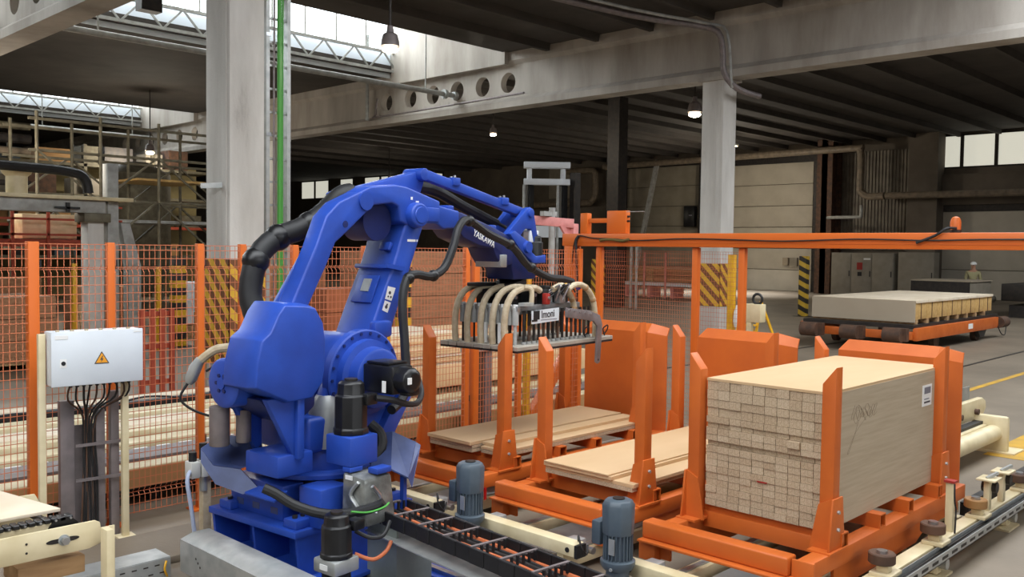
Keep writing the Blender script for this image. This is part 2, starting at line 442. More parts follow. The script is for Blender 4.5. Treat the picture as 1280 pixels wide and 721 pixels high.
# columns
def column(x, y, w, h, k, hz0, hz1, wy=None):
    wy = wy or w
    g = wy*.3
    b = MB().box(x, x+w, y, y+wy, 0, h)
    c = struct('trim_%d' % k, b, CONC, None, .025)
    f = MB().box(x-.012, x, y+.07, y+g, .02, h-.02)
    part('raised_strip', f, CONC, c, .004)
    part('corbel', MB().box(x-.08, x+w+.08, y-.08, y+wy+.08, h-.02, h+.06), CONCB, c)
    if hz1 > hz0:
        part('hazard_band', MB().box(x-.016, x-.001, y-.016, y+wy, hz0, hz1), HAZ_C, c)
        part('hazard_band', MB().box(x-.016, x+w, y-.016, y-.001, hz0, hz1), HAZ_C2, c)
    return c
c_right = column(18.68, 11.29, .58, 6.03, 3, .75, 1.75)
c_left = column(6.22, 11.3, .53, 5.97, 4, .4, 1.85, .66)
column(6.25, 29.0, .6, 5.97, 5, 0, 0)
column(18.68, 30.6, .6, 6.03, 6, 0, 0)
column(18.68, 44.0, .6, 6.03, 7, 0, 0)

# back wall: big gates, steel posts, corrugated cladding, windows
def gate(y0, y1, z1, n, k, m=GATEM):
    d = struct('door_%d' % k, MB().box(44.42, 44.5, y0-.35, y0, 0, z1+.35).box(44.42, 44.5, y1, y1+.35, 0, z1+.35).box(44.38, 44.5, y0-.35, y1+.35, z1, z1+.4), DARKST)
    h = z1/n
    first = part('panel', MB().box(44.4, 44.47, y0+.01, y1-.01, .01, h-.02), m, d, .01)
    copies(first, [(0, 0, i*h) for i in range(1, n)])
    return d
gate(21.5, 27.2, 6.7, 6, 1)
gate(27.9, 33.3, 6.9, 6, 2, mat('dull_gate_panel', (150, 142, 126), .6, 0, (136, 128, 112), 1.5))
gate(6.0, 15.2, 4.0, 3, 3)
st = struct('trim_9', MB().box(43.2, 44.4, 20.2, 20.5, 0, ZC).box(43.2, 43.35, 19.95, 20.75, 0, ZC).box(44.2, 44.4, 19.95, 20.75, 0, ZC), RUST)
struct('trim_10', MB().box(43.5, 44.4, 15.1, 16.4, 0, ZC), WALLM)
struct('trim_11', MB().box(43.6, 44.4, 27.3, 27.8, 0, ZC).box(43.6, 44.4, 33.6, 34.3, 0, ZC), DARKST)
cor = MB()
yy = 16.4
prof = []
for i in range(22):
    a = 16.4+i*.163
    prof += [(a, 44.36), (a+.08, 44.36), (a+.1, 44.31), (a+.15, 44.31)]
pts = [(q[1], q[0]) for q in prof]+[(44.48, prof[-1][0]), (44.48, prof[0][0])]
cor.prism([(p[0], p[1]) for p in pts], 'z', 2.2, 7.0)
struct('trim_12', cor, CORR, None, 0, 0)
struct('trim_13', MB().box(44.15, 44.5, -10, 15.1, 4.3, 5.7), WALLM)
def window(y0, y1, z0, z1, k, x=44.5, sill=True):
    w = struct('window_%d' % k, MB().box(x-.12, x-.01, y0, y1, z0-.07, z0).box(x-.12, x-.01, y0, y1, z1, z1+.07).box(x-.12, x-.01, y0-.07, y0, z0-.07, z1+.07).box(x-.12, x-.01, y1, y1+.07, z0-.07, z1+.07), DARKST)
    part('pane', MB().box(x-.06, x-.03, y0, y1, z0, z1), PANEGLOW, w)
for i, (a, b) in enumerate(((14.45, 15.35), (13.0, 14.3), (11.5, 12.85), (10.0, 11.35))): window(a, b, 6.05, 7.45, 5+i)
for i, (a, b) in enumerate(((55.3, 57.2), (57.4, 59.3), (60.9, 62.6), (64.3, 66.2), (66.4, 68.3), (50, 51.2))): window(a, b, 6.1, 7.5, 9+i)
struct('trim_14', MB().box(44.4, 44.5, 37.4, 39.6, 5.3, 7.2), GREYCAB)

# ================================================================== CARTS AND CONVEYORS
def post(b, x0, x1, yo, yi, z0, z1):
    """cart post: outer edge yo is high, top cut slopes down to the inner edge yi, foot flares along x"""
    b.hexa([(x0, min(yo, yi), z0), (x1, min(yo, yi), z0), (x1, max(yo, yi), z0), (x0, max(yo, yi), z0)],
           [(x0, min(yo, yi), z1 if yo < yi else z1-.1), (x1, min(yo, yi), z1 if yo < yi else z1-.1),
            (x1, max(yo, yi), z1-.1 if yo < yi else z1), (x0, max(yo, yi), z1-.1 if yo < yi else z1)])
def make_cart(base, label):
    c = thing('board_cart', label, 'cart', (5.8, base+.5, 0), 'orange board carts')
    Y = lambda q: base+q
    for i, (ya, yb) in enumerate(((0, .1), (.92, 1.02))):
        b = MB().box(4.66, 7.12, Y(ya), Y(yb), .26, .36)
        sb = part('side_beam', b, ORANGE, c, .008)
        part('skirt_plate', MB().prism([(4.95, .27), (4.95, .15), (5.2, .13), (6.2, .13), (6.35, .19), (7.0, .19), (7.0, .27)], 'y', Y(ya)+.012, Y(ya)+.03), ORANGE, sb)
        part('end_plate', MB().box(4.64, 4.66, Y(ya)-.015, Y(yb)+.015, .15, .365), ORANGE, sb, .004)
    fb = part('front_beam', MB().box(4.6, 4.71, Y(.12), Y(1.09), .27, .375), ORANGE, c, .012, 3)
    part('bottom_flange', MB().box(4.55, 4.73, Y(.1), Y(1.09), .255, .27), ORANGE, fb, .003)
    part('stub', MB().box(4.58, 4.7, Y(.02), Y(.16), .14, .255), ORANGE, fb, .01)
    part('stub', MB().box(4.58, 4.7, Y(.98), Y(1.1), .14, .255), ORANGE, fb, .01)
    for x in (5.02, 5.56, 6.02, 6.55):
        t = MB()
        w, h, k = .085, .085, .008
        y0, y1, z0 = Y(.0), Y(1.02), .36
        t.box(x, x+w, y0, y1, z0, z0+k).box(x, x+w, y0, y1, z0+h-k, z0+h).box(x, x+k, y0, y1, z0+k, z0+h-k).box(x+w-k, x+w, y0, y1, z0+k, z0+h-k)
        part('cross_tube', t, ORANGE, c)
    part('rear_beam', MB().box(7.0, 7.1, Y(.1), Y(.92), .26, .36), ORANGE, c, .008)
    # a channel that carries the boards at the near end
    part('bearer', MB().box(5.0, 5.05, Y(.12), Y(.9), .3, .4), ORANGE, c, .005)
    for (x0, yo, yi) in ((4.93, .02, .1), (4.93, .98, .9), (6.66, .02, .1), (6.66, .98, .9)):
        b = MB(); post(b, x0, x0+.085, Y(yo), Y(yi), .36, 1.405)
        p = part('post', b, ORANGE, c, .004)
        out = -1 if yo < yi else 1
        g = MB()
        g.prism([(x0-.06, .36), (x0+.145, .36), (x0+.105, .66), (x0-.02, .66)], 'y', Y(yo)+out*.001, Y(yo)+out*.013)
        part('foot_gusset', g, ORANGE, p, .002)
        g = MB().prism([(Y(yo)-out*.0, .36), (Y(yi)-out*.05, .36), (Y(yi), .62), (Y(yo), .66)], 'x', x0-.012, x0)
        part('foot_gusset', g, ORANGE, p)
        part('foot_plate', MB().box(x0-.08, x0+.165, min(Y(yo), Y(yi))-.03, max(Y(yo), Y(yi))+.03, .355, .368), ORANGE, p)
        for (bx, bz) in ((x0+.04, .48), (x0+.04, .58)):
            part('bolt', MB().cyl((bx, Y(yo)+out*.012, bz), (bx, Y(yo)+out*.026, bz), .011, n=6), GALV, p)
    # back board: sheet with folded top and folded right wing
    b = MB()
    x = 7.02
    b.add([(x, Y(.95), .36), (x, Y(.2), .36), (x+.1, Y(.05), .36), (x, Y(.95), 1.28), (x, Y(.2), 1.28), (x+.1, Y(.05), 1.25),
           (x+.07, Y(.9), 1.36), (x+.07, Y(.2), 1.36), (x+.15, Y(.06), 1.32)],
          [(0, 1, 4, 3), (1, 2, 5, 4), (3, 4, 7, 6), (4, 5, 8, 7)])
    vs = list(b.v); n = len(vs)
    b.v += [q+V(.014, 0, .0) for q in vs]
    b.f += [tuple(i+n for i in reversed(f)) for f in ((0, 1, 4, 3), (1, 2, 5, 4), (3, 4, 7, 6), (4, 5, 8, 7))]
    rim = [0, 1, 2, 5, 8, 7, 6, 3]
    b.f += [(rim[i], rim[(i+1) % 8], rim[(i+1) % 8]+n, rim[i]+n) for i in range(8)]
    part('back_board', b, ORANGE, c, 0, 2, 0)
    part('back_stay', MB().bar((7.1, Y(.85), .36), (7.045, Y(.85), 1.2), .05), ORANGE, c)
    part('back_stay', MB().bar((7.1, Y(.3), .36), (7.045, Y(.3), 1.2), .05), ORANGE, c)
    part('reflector', MB().box(4.7, 4.72, Y(-.012), Y(-.002), .18, .27), REDREFL, c)
    return c
CARTS = [make_cart(2.2, 'orange board cart nearest the camera, loaded with the tall chipboard stack'),
         make_cart(3.5, 'middle orange board cart with a low layer of boards, between the two others'),
         make_cart(4.8, 'orange board cart farthest left, standing under the robot gripper')]

# --- the tall stack: ten columns of twenty strips
stk = thing('chipboard_stack', 'tall square stack of chipboard strips on the nearest orange cart', 'board stack', (5.9, 2.65, .445))
SX0, SX1, SY0, SY1, SZ0, SZ1 = 4.99, 6.83, 2.29, 3.085, .446, 1.235
nc = 10
cw = (SY1-SY0)/nc
hts = [.038]*9+[.03, .034, .038, .03, .036]+[.05, .046, .054, .05]
hts = [q*(SZ1-SZ0)/sum(hts) for q in hts]
nr = len(hts)
protos = {}
def strip_mesh(k, wide, h):
    key = (k, wide, round(h, 4))
    if key not in protos:
        protos[key] = MB().box(0, SX1-SX0, .0016, cw*(2 if wide else 1)-.0016, .0008, h-.0012).mesh('strip', (CHIPSIDE, CHIPSIDE2, CHIPSIDE3)[k], smooth=0)
    return protos[key]
off0 = ORIG[stk.name]
zr = SZ0
for r, rh in enumerate(hts):
    rx = random.uniform(-.005, .005)+(.01 if r in (9, 12) else 0)
    ci = 0
    while ci < nc:
        wide = ci < nc-1 and random.random() < .04 and r > 2
        o = bpy.data.objects.new('strip', strip_mesh(random.choice((0, 0, 0, 1, 2)), wide, rh)); COL.objects.link(o); o.parent = stk
        o.location = V(SX0+rx+random.uniform(-.003, .003)-(.02 if random.random() < .012 else 0), SY0+ci*cw, zr)-off0
        ci += 2 if wide else 1
    zr += rh
part('top_sheet', MB().box(SX0-.004, SX1+.004, SY0-.002, SY1+.002, SZ1, SZ1+.016), CHIPTOP, stk)
part('side_sheet', MB().box(SX0+.004, SX1, SY0-.005, SY0-.0012, SZ0, SZ1), LONGSIDE, stk)
sh = part('label_sheet', MB().box(6.43, 6.6, SY0-.008, SY0-.005, 1.0, 1.145), WHITE_P, stk)
GREYINK = mat('grey_ink', (120, 120, 130), .7); INK = mat('dark_ink', (70, 66, 70), .7)
part('printed_block', MB().box(6.46, 6.575, SY0-.0095, SY0-.008, 1.085, 1.13), GREYINK, sh)
part('printed_line', MB().box(6.46, 6.57, SY0-.0095, SY0-.008, 1.02, 1.032), INK, sh)
part('printed_line', MB().box(6.46, 6.55, SY0-.0095, SY0-.008, 1.045, 1.052), GREYINK, sh)
# pencil scribble on the long side
PENCIL = mat('pencil_line', (128, 112, 92), .8)
sc = []
for i in range(34):
    t = i/33
    sc.append((5.30+.36*t+.035*math.sin(i*2.1), SY0-.0055, 1.08+.05*math.sin(i*1.9)*(1-.3*t)+.015*math.sin(i*.7)))
part('pencil_scribble', MB().tube(sc, .0009, 4, 3), PENCIL, stk)
part('pencil_scribble', MB().tube([(5.40, SY0-.0055, 1.04), (5.34, SY0-.0055, .95), (5.27, SY0-.0055, .86), (5.26, SY0-.0055, .87), (5.36, SY0-.0055, .97), (5.52, SY0-.0055, 1.05)], .0009, 4, 3), PENCIL, stk)
part('red_mark', MB().box(SX0-.012, SX0-.009, 2.655, 2.72, .655, .664), RED, stk)

def board_pile(name, label, boards, loc):
    p = thing(name, label, 'board stack', loc)
    for (x0, x1, y0, y1, z0, z1, m) in boards:
        b = MB().box(x0, x1, y0, y1, z0, z1)
        part('board', b, m, p, .0015, 1)
    return p
bb = 3.5
board_pile('low_board_layer', 'low pile of broad pale boards lying on the middle orange cart', [
    (4.86, 6.82, bb+.06, bb+.83, .446, .474, CHIPSIDE), (4.86, 6.82, bb+.05, bb+.83, .475, .5, CHIPTOP),
    (4.84, 6.82, bb+.22, bb+.83, .501, .526, CHIPTOP), (4.83, 6.82, bb+.24, bb+.82, .527, .538, CHIPTOP)], (5.8, bb+.45, .446))
bb = 4.8
board_pile('low_board_layer', 'low pile of boards in three layers on the farthest orange cart below the gripper', [
    (4.9, 6.82, bb+.34, bb+.84, .446, .472, CHIPSIDE), (4.9, 6.82, bb+.34, bb+.84, .475, .5, CHIPSIDE), (4.88, 6.82, bb+.34, bb+.85, .503, .53, CHIPTOP),
    (4.96, 6.82, bb+.05, bb+.3, .446, .472, CHIPSIDE), (4.96, 6.82, bb+.05, bb+.3, .475, .497, CHIPTOP), (5.0, 6.82, bb+.18, bb+.325, .498, .522, CHIPTOP)], (5.8, bb+.45, .446))

# --- conveyors below the carts
def conveyor(base, label, mlabel, last=False):
    c = thing('cart_conveyor', label, 'conveyor', (5.8, base+.5, 0), 'cream cart conveyors')
    Y = lambda q: base+q
    for ya in (.16, .74):
        r = part('rail', MB().box(4.25, 7.5, Y(ya), Y(ya)+.1, .04, .125), CREAM, c, .006)
        part('wear_strip', MB().box(4.25, 7.5, Y(ya)+.03, Y(ya)+.07, .125, .135), GALV, r)
    t = part('cross_tube', MB().box(4.22, 4.32, Y(.02), Y(.96), .17, .25), CREAM, c, .008)
    part('end_hole', MB().cyl((4.219, Y(.9), .21), (4.214, Y(.9), .21), .016, n=12), BLACK, t)
    part('end_hole', MB().cyl((4.219, Y(.07), .21), (4.214, Y(.07), .21), .016, n=12), BLACK, t)
    part('end_cap', MB().box(4.225, 4.315, Y(.0), Y(.02), .165, .245), BLACK, t)
    for yy in (.12, .82):
        part('foot', MB().box(4.24, 4.3, Y(yy), Y(yy)+.05, 0, .17), CREAM, c)
        part('shaft_bearing', MB().box(4.34, 4.44, Y(yy)-.02, Y(yy)+.08, .13, .23), GALV, c, .01)
    part('cross_shaft', MB().cyl((4.39, Y(.0), .18), (4.39, Y(1.0), .18), .022), STEEL, c)
    part('belt_cover', MB().box(4.42, 6.9, Y(.3), Y(.7), .05, .075), GALV, c)
    for xx in (5.2, 6.2, 7.3):
        part('cross_member', MB().box(xx, xx+.08, Y(.1), Y(.9), 0, .05), CREAM, c)
    cl = part('cable_loop', MB().tube([(4.3, Y(.05), .25), (4.24, Y(.0), .31), (4.22, Y(-.04), .25), (4.26, Y(-.05), .2), (4.33, Y(0), .23)], .006, 6), BLACK, c)
    return c
conveyor(2.2, 'cream cart conveyor under the loaded cart nearest the camera', '')
conveyor(3.5, 'cream cart conveyor under the middle orange cart', '')
conveyor(4.8, 'cream cart conveyor under the farthest orange cart, next to the blue robot', '')

def gear_motor(x, y, label):
    m = thing('gear_motor', label, 'motor', (x, y, 0), 'upright conveyor gear motors')
    n = 24
    hood = MB().rings([((x, y, .44), .092), ((x, y, .605), .096), ((x, y, .635), .08), ((x, y, .64), .03)], 8)
    part('fan_hood', hood, MOTOR, m, .008)
    part('vent', MB().cyl((x, y, .638), (x, y, .645), .035, n=16), DARKST, m)
    part('body', MB().cyl((x, y, .29), (x, y, .45), .074, n=20), MOTOR, m)
    first = part('cooling_fin', MB().box(x+.066, x+.088, y-.003, y+.003, .3, .445), MOTOR, m)
    for i in range(1, n):
        f = MB(); a = 2*PI*i/n; d = V(math.cos(a), math.sin(a), 0); e = V(-math.sin(a), math.cos(a), 0)*.003
        c = V(x, y, 0)
        f.hexa([c+d*.066-e+V(0, 0, .3), c+d*.086-e+V(0, 0, .3), c+d*.086+e+V(0, 0, .3), c+d*.066+e+V(0, 0, .3)], [c+d*.066-e+V(0, 0, .445), c+d*.086-e+V(0, 0, .445), c+d*.086+e+V(0, 0, .445), c+d*.066+e+V(0, 0, .445)])
        part('cooling_fin', f, MOTOR, m)
    part('rating_plate', MB().box(x-.094, x-.09, y-.045, y-.005, .34, .43), GALV, m)
    part('terminal_box', MB().box(x-.06, x+.05, y+.085, y+.15, .36, .5), MOTOR, m, .012)
    part('flange', MB().rings([((x, y, .24), .085), ((x, y, .265), .1), ((x, y, .29), .1), ((x, y, .3), .075)], 20), MOTOR, m)
    part('gearbox', MB().rings([((x, y, .0), .095), ((x, y, .14), .09), ((x, y, .17), .07), ((x, y, .25), .065)], 16), MOTOR, m, .006)
    part('output_hub', MB().cyl((x-.02, y, .1), (x+.11, y, .1), .05, n=16), MOTOR, m)
    part('flange_bolt', MB().cyl((x-.1, y-.03, .26), (x-.108, y-.03, .26), .01, n=6), GALV, m)
    return m
gear_motor(4.12, 4.335, 'grey blue gear motor standing before the gap between farthest and middle cart')
gear_motor(4.12, 3.11, 'grey blue gear motor standing before the gap between middle and nearest cart')

# --- guide rail with rollers along the right side of the nearest cart
gr = thing('guide_rail', 'pale guide rail with side rollers running beside the loaded nearest cart', 'guide rail', (7, 2.05, 0))
part('rail_beam', MB().box(4.4, 9.6, 2.02, 2.12, .12, .2), CREAM, gr, .01)
tr = part('cable_tray', MB().box(4.4, 9.6, 1.93, 1.935, .14, .2).box(4.4, 9.6, 1.93, 2.0, .14, .145).box(4.4, 9.6, 1.996, 2.0, .14, .2), GALV, gr)
first = part('tray_slot', MB().box(4.5, 4.6, 1.928, 1.9295, .16, .178), DARKST, tr)
copies(first, [(i*.17, 0, 0) for i in range(1, 30)])
part('tray_cable', MB().tube([(4.4, 1.965, .16), (5.2, 1.96, .168), (6.1, 1.97, .162), (7, 1.96, .17), (8, 1.965, .16), (9.5, 1.965, .165)], .012, 6), BLACK, tr)
part('tray_cable', MB().tube([(4.4, 1.98, .165), (5.4, 1.975, .17), (6.6, 1.98, .175), (8, 1.975, .165), (9.5, 1.97, .165)], .009, 6), DARKST, tr)
for x in (4.75, 6.02, 7.48, 8.9):
    f = part('support_foot', MB().box(x-.04, x+.04, 2.0, 2.1, .02, .12), CREAM, gr, .006)
    part('foot_plate', MB().box(x-.13, x+.13, 1.96, 2.14, 0, .015), CREAM, f)
    part('clamp', MB().cyl((x, 1.95, .09), (x, 2.0, .09), .035, n=12), GALV, f)
for x in (5.22, 6.03, 6.86, 7.9):
    b = part('roller_bracket', MB().box(x-.06, x+.1, 1.97, 2.1, .2, .225).box(x-.03, x+.03, 2.0, 2.07, .225, .27), CREAM, gr, .004)
    part('roller', MB().rings([((x, 2.05, .27), .07), ((x, 2.05, .276), .076), ((x, 2.05, .326), .076), ((x, 2.05, .332), .07), ((x, 2.05, .328), .05)], 24), RUST if x != 6.86 else mat('worn_tan_roller', (150, 110, 64), .6), b)
    part('roller_hub', MB().cyl((x, 2.05, .328), (x, 2.05, .345), .03, n=12), STEEL, b)
for x in (7.12, 7.45):
    b = part('switch_bracket', MB().box(x-.03, x+.03, 2.03, 2.07, .2, .42).box(x-.08, x+.09, 1.98, 2.11, .42, .435), CREAM, gr, .004)
    part('switch_body', MB().cyl((x+.05, 2.0, .36), (x+.05, 2.1, .36), .04, n=12), DARKST, b)
    part('switch_lever', MB().bar((x-.03, 2.05, .435), (x+.05, 2.0, .47), .02), GALV, b)
pp = part('sensor_post', MB().box(6.36, 6.4, 2.04, 2.09, .2, .53), CREAM, gr, .004)
part('sensor_head', MB().box(6.35, 6.41, 2.03, 2.1, .53, .545), RED, pp)
part('sensor_cable', MB().tube([(6.35, 2.03, .53), (6.33, 2.02, .42), (6.36, 2.02, .35), (6.35, 2.02, .2)], .006, 6), BLACK, pp)
part('chain_rail', MB().box(7.2, 9.6, 2.2, 2.26, .1, .2), DARKST, gr)

# --- roller conveyor end beyond the loaded cart
rc = thing('infeed_roller', 'long cream infeed roller with bolted guard behind the loaded cart', 'conveyor', (8.9, 3.0, 0))
part('roller', MB().cyl((7.65, 2.92, .2), (10.25, 2.92, .2), .085, n=20), CREAM, rc)
part('belt_strip', MB().box(7.65, 10.3, 3.02, 3.1, .28, .31), BLACK, rc)
part('frame', MB().box(7.62, 10.4, 2.98, 3.14, .12, .28), CREAM, rc, .008)
gd = part('guard_plate', MB().prism([(7.6, .31), (10.5, .31), (10.62, .4), (10.6, .48), (10.5, .52), (7.6, .53)], 'y', 3.1, 3.17), CREAM, rc, .015)
for x in (9.3, 9.75, 10.25):
    part('guard_bolt', MB().cyl((x, 3.1, .4), (x, 3.06, .4), .03, n=10), RUST, gd)
bk = part('end_bracket', MB().box(10.25, 10.33, 2.78, 3.14, 0, .38), CREAM, rc, .03)
part('bracket_foot', MB().box(10.2, 10.55, 2.7, 3.16, 0, .02), CREAM, bk)
part('clear_guard', MB().box(9.9, 10.7, 3.3, 3.31, .4, .6), GALV, rc)
for x in (7.7, 9.2):
    part('leg', MB().box(x, x+.08, 3.0, 3.12, 0, .12), CREAM, rc)

# floor paint
solo('floor_line', MB().box(11.5, 26, 4.48, 4.58, .001, .004), YFLOOR, 'yellow line painted along the floor at the right', 'floor marking')
solo('floor_patch', MB().box(10.05, 11.6, 2.45, 2.95, .001, .004), YFLOOR, 'yellow painted patch on the floor under the end of the cream roller', 'floor marking')
for i, (yy, lab) in enumerate(((5.55, 'dark steel rail in the floor nearer the yellow line'), (9.0, 'dark steel rail in the floor behind the trolley'))):
    solo('floor_rail', MB().box(11.5, 44, yy, yy+.05, .001, .008), DARKST, lab, 'rail')

# --- drag chain
dc = thing('cable_drag_chain', 'black open cable drag chain leading away from the blue robot', 'drag chain', (3.6, 3.5, .0))
import itertools
P0, P1 = V(3.60, 4.36, .40), V(3.40, 2.2, .40)
dv = (P1-P0).normalized(); sv = V(dv.y, -dv.x, 0)*-1
n = 18; L = (P1-P0).length/n
for sgn in (0, 1):
    base = P0+sv*(0 if sgn == 0 else -.25)
    for i in range(n):
        a = base+dv*(L*i); q = base+dv*(L*(i+1)-.004)
        w = V(sv.x, sv.y, 0)*(.009 if i % 2 else .012)
        b = MB().hexa([a-w, q-w, q+w, a+w], [a-w+V(0, 0, .085), q-w+V(0, 0, .085), q+w+V(0, 0, .085), a+w+V(0, 0, .085)])
        lk = part('chain_link', b, BLACK, dc, .003, 1)
        if sgn == 0:
            mbx = MB(); c0 = q+w*1.05+V(0, 0, .06)
BLUEPIN = mat('blue_clip', (40, 80, 140), .5)
for i in range(n):
    for sgn in (0,):
        c0 = P0+dv*(L*i)+V(0, 0, .012); 
        part('clip', MB().bar(c0+sv*.014, c0+sv*.014+V(0, 0, .02), .012), BLUEPIN, dc)
    if i % 2 == 0:
        a = P0+dv*(L*i)+V(0, 0, .08)
        part('crossbar', MB().bar(a, a-sv*.25, .018, .012), GREYTRAY, dc)
        for k in range(5):
            c0 = a-sv*(.04+.04*k)-V(0, 0, .04)+dv*.03
            part('divider', MB().bar(c0, c0+V(0, 0, .05), .012), BLACK, dc)
for k, (r, m) in enumerate(((.014, ORANGECABLE), (.013, BLACK), (.016, DARKST), (.012, ORANGECABLE), (.015, GREYTRAY), (.013, BLACK))):
    o = -sv*(.03+.038*k)+V(0, 0, .025)
    pts = [P0+dv*(L*n*t)+o+V(0, 0, random.uniform(-.006, .01))+sv*random.uniform(-.006, .006) for t in [i/7 for i in range(8)]]
    part('carried_cable', MB().tube(pts, r, 7, 3), m, dc)
part('chain_trough', MB().hexa([P0+sv*.03+V(0, 0, -.06), P1+sv*.03+V(0, 0, -.06), P1-sv*.3+V(0, 0, -.06), P0-sv*.3+V(0, 0, -.06)], [P0+sv*.03+V(0, 0, -.052), P1+sv*.03+V(0, 0, -.052), P1-sv*.3+V(0, 0, -.052), P0-sv*.3+V(0, 0, -.052)]), GALV, dc)
part('mounting_plate', MB().box(3.33, 3.345, 4.12, 4.40, .02, .41).box(3.345, 3.6, 4.12, 4.135, .02, .345).box(3.33, 3.6, 4.12, 4.4, 0, .02), mat('dull_zinc_sheet', (150, 158, 152), .5, .25, (134, 142, 136), 5), dc)
for t in (.35, .7):
    q = P0.lerp(P1, t)
    part('trough_leg', MB().box(q.x+.02, q.x+.08, q.y-.04, q.y+.04, 0, .34), GALV, dc)
# ================================================================== ROBOT
rob = thing('industrial_robot', 'large blue palletising robot arm reaching over the orange carts', 'robot', (3.4, 5.0, 0))
rob.rotation_euler.z = math.radians(6.0)
ORIG[rob.name] = V(0, 0, 0)          # its parts are written in the robot's own frame
# carriage table with gusset legs
part('carriage_plate', MB().box(-.55, .42, -.43, .43, .345, .385), BLUE, rob, .004)
for yy in (-.42, -.01, .4):
    part('gusset_leg', MB().prism([(-.5, .1), (.35, .1), (.35, .345), (-.53, .345)], 'y', yy, yy+.022), BLUE, rob)
part('rear_web', MB().box(-.26, -.24, -.42, .42, .1, .345), BLUE, rob)
part('lower_plate', MB().box(-.6, .45, -.62, .5, .075, .1), BLUE, rob, .004)
for (xx, yy) in ((-.45, -.34), (-.45, .3), (.3, -.34), (.3, .3)):
    pd = part('hold_down_block', MB().box(xx-.07, xx+.07, yy-.06, yy+.06, .385, .44), BLUE, rob, .008)
    for d in (-.03, .03):
        part('bolt', MB().cyl((xx+d, yy, .44), (xx+d, yy, .458), .016, n=8), DARKST, pd)
# fixed foot
part('foot_casting', MB().rings([((0, 0, .385), .33), ((0, 0, .42), .33), ((0, 0, .46), .3), ((0, 0, .6), .3)], 32), BLUE, rob, .006)
sb = part('slotted_box', MB().box(-.46, -.3, -.2, .32, .385, .6), BLUE, rob, .008)
for zz in (.44, .53):
    for yy in (-.12, .06, .22):
        part('slot', MB().box(-.4615, -.459, yy-.035, yy+.035, zz-.02, zz+.02), SHIELD, sb)
part('foot_bracket', MB().box(-.42, -.2, -.5, -.3, .385, .62), BLUE, rob, .01)
part('bearing_gap', MB().cyl((0, 0, .56), (0, 0, .62), .31, n=32), DARKST, rob)
part('turntable_disc', MB().rings([((0, 0, .615), .4), ((0, 0, .625), .425), ((0, 0, .65), .425), ((0, 0, .665), .4)], 48), BLUE, rob)
part('turntable_ring', MB().rings([((0, 0, .66), .35), ((0, 0, .8), .33)], 40), BLUE, rob, .006)
# slewing body
part('slew_body', MB().box(-.34, .36, -.28, .28, .78, 1.0), BLUE, rob, .03, 3)
part('wrapped_reducer', MB().rings([((-.12, -.2, .8), .13), ((-.12, -.2, .95), .12), ((-.13, -.2, 1.05), .1), ((-.13, -.2, 1.12), .06)], 14), GALV, rob)
part('rear_block', MB().box(-.62, -.36, -.36, -.05, .7, .83), BLUE, rob, .012)
gs = part('rear_gusset', MB().prism([(-.7, 1.17), (-.5, 1.17), (-.46, 1.12), (-.46, .83), (-.5, .8)], 'y', -.36, -.31), BLUE, rob, .008)
part('gusset_rib', MB().box(-.5, -.45, -.39, -.3, .8, 1.17), BLUE, gs, .005)
part('rear_gusset', MB().prism([(-.7, 1.17), (-.5, 1.17), (-.46, 1.12), (-.46, .83), (-.5, .8)], 'y', .0, .05), BLUE, rob, .008)
part('counter_tray', MB().prism([(-.72, 1.17), (-.3, 1.17), (-.3, 1.08), (-.45, .98), (-.66, 1.1)], 'y', -.31, .2), NAVY, rob, .02)
for yy in (-.24, .14):
    part('shoulder_plate', MB().prism([(-.3, .8), (.38, .8), (.42, 1.0), (.46, 1.1), (.4, 1.28), (.25, 1.42), (.02, 1.42), (-.1, 1.3), (-.2, 1.05)], 'y', yy, yy+.08), BLUE, rob, .012)
part('shoulder_strut', MB().prism([(.2, .82), (.34, .82), (.5, 1.05), (.44, 1.16)], 'y', -.34, -.22), BLUE, rob, .01)
mb_ = part('motor_box', MB().box(-.3, -.08, -.62, -.4, .75, .925), BLUE, rob, .01)
# slew motor, upright
def motor(name, p, d, r, l, parent, m=BLACK_P, n=8):
    p = V(*p); d = V(*d)
    a = part(name, MB().rings([(p, r*1.08), (p+d*l*.1, r*1.08), (p+d*l*.12, r), (p+d*l*.72, r), (p+d*l*.74, r*.86), (p+d*l*.95, r*.8), (p+d*l, r*.6)], n), m, parent, r*.08)
    part('end_cap', MB().cyl(p+d*l, p+d*(l+.012), r*.4, n=14), DARKST, a)
    return a
sm = motor('slew_motor', (-.19, -.5, .925), (0, 0, 1), .1, .32, rob, BLACK_P, 10)
part('motor_tag', MB().box(-.281, -.276, -.53, -.51, 1.06, 1.1), WHITE_P, sm)
part('motor_connector', MB().box(-.17, -.08, -.62, -.56, 1.1, 1.17), BLACK_P, sm, .01)
part('motor_cable', MB().tube([(-.1, -.62, 1.14), (.0, -.66, 1.12), (.12, -.66, 1.08), (.28, -.6, 1.06), (.4, -.52, 1.1), (.45, -.45, 1.17)], .02, 8), BLACK, sm)
part('hang_tag', MB().box(-.06, -.055, -.66, -.63, 1.17, 1.24), WHITE_P, sm)
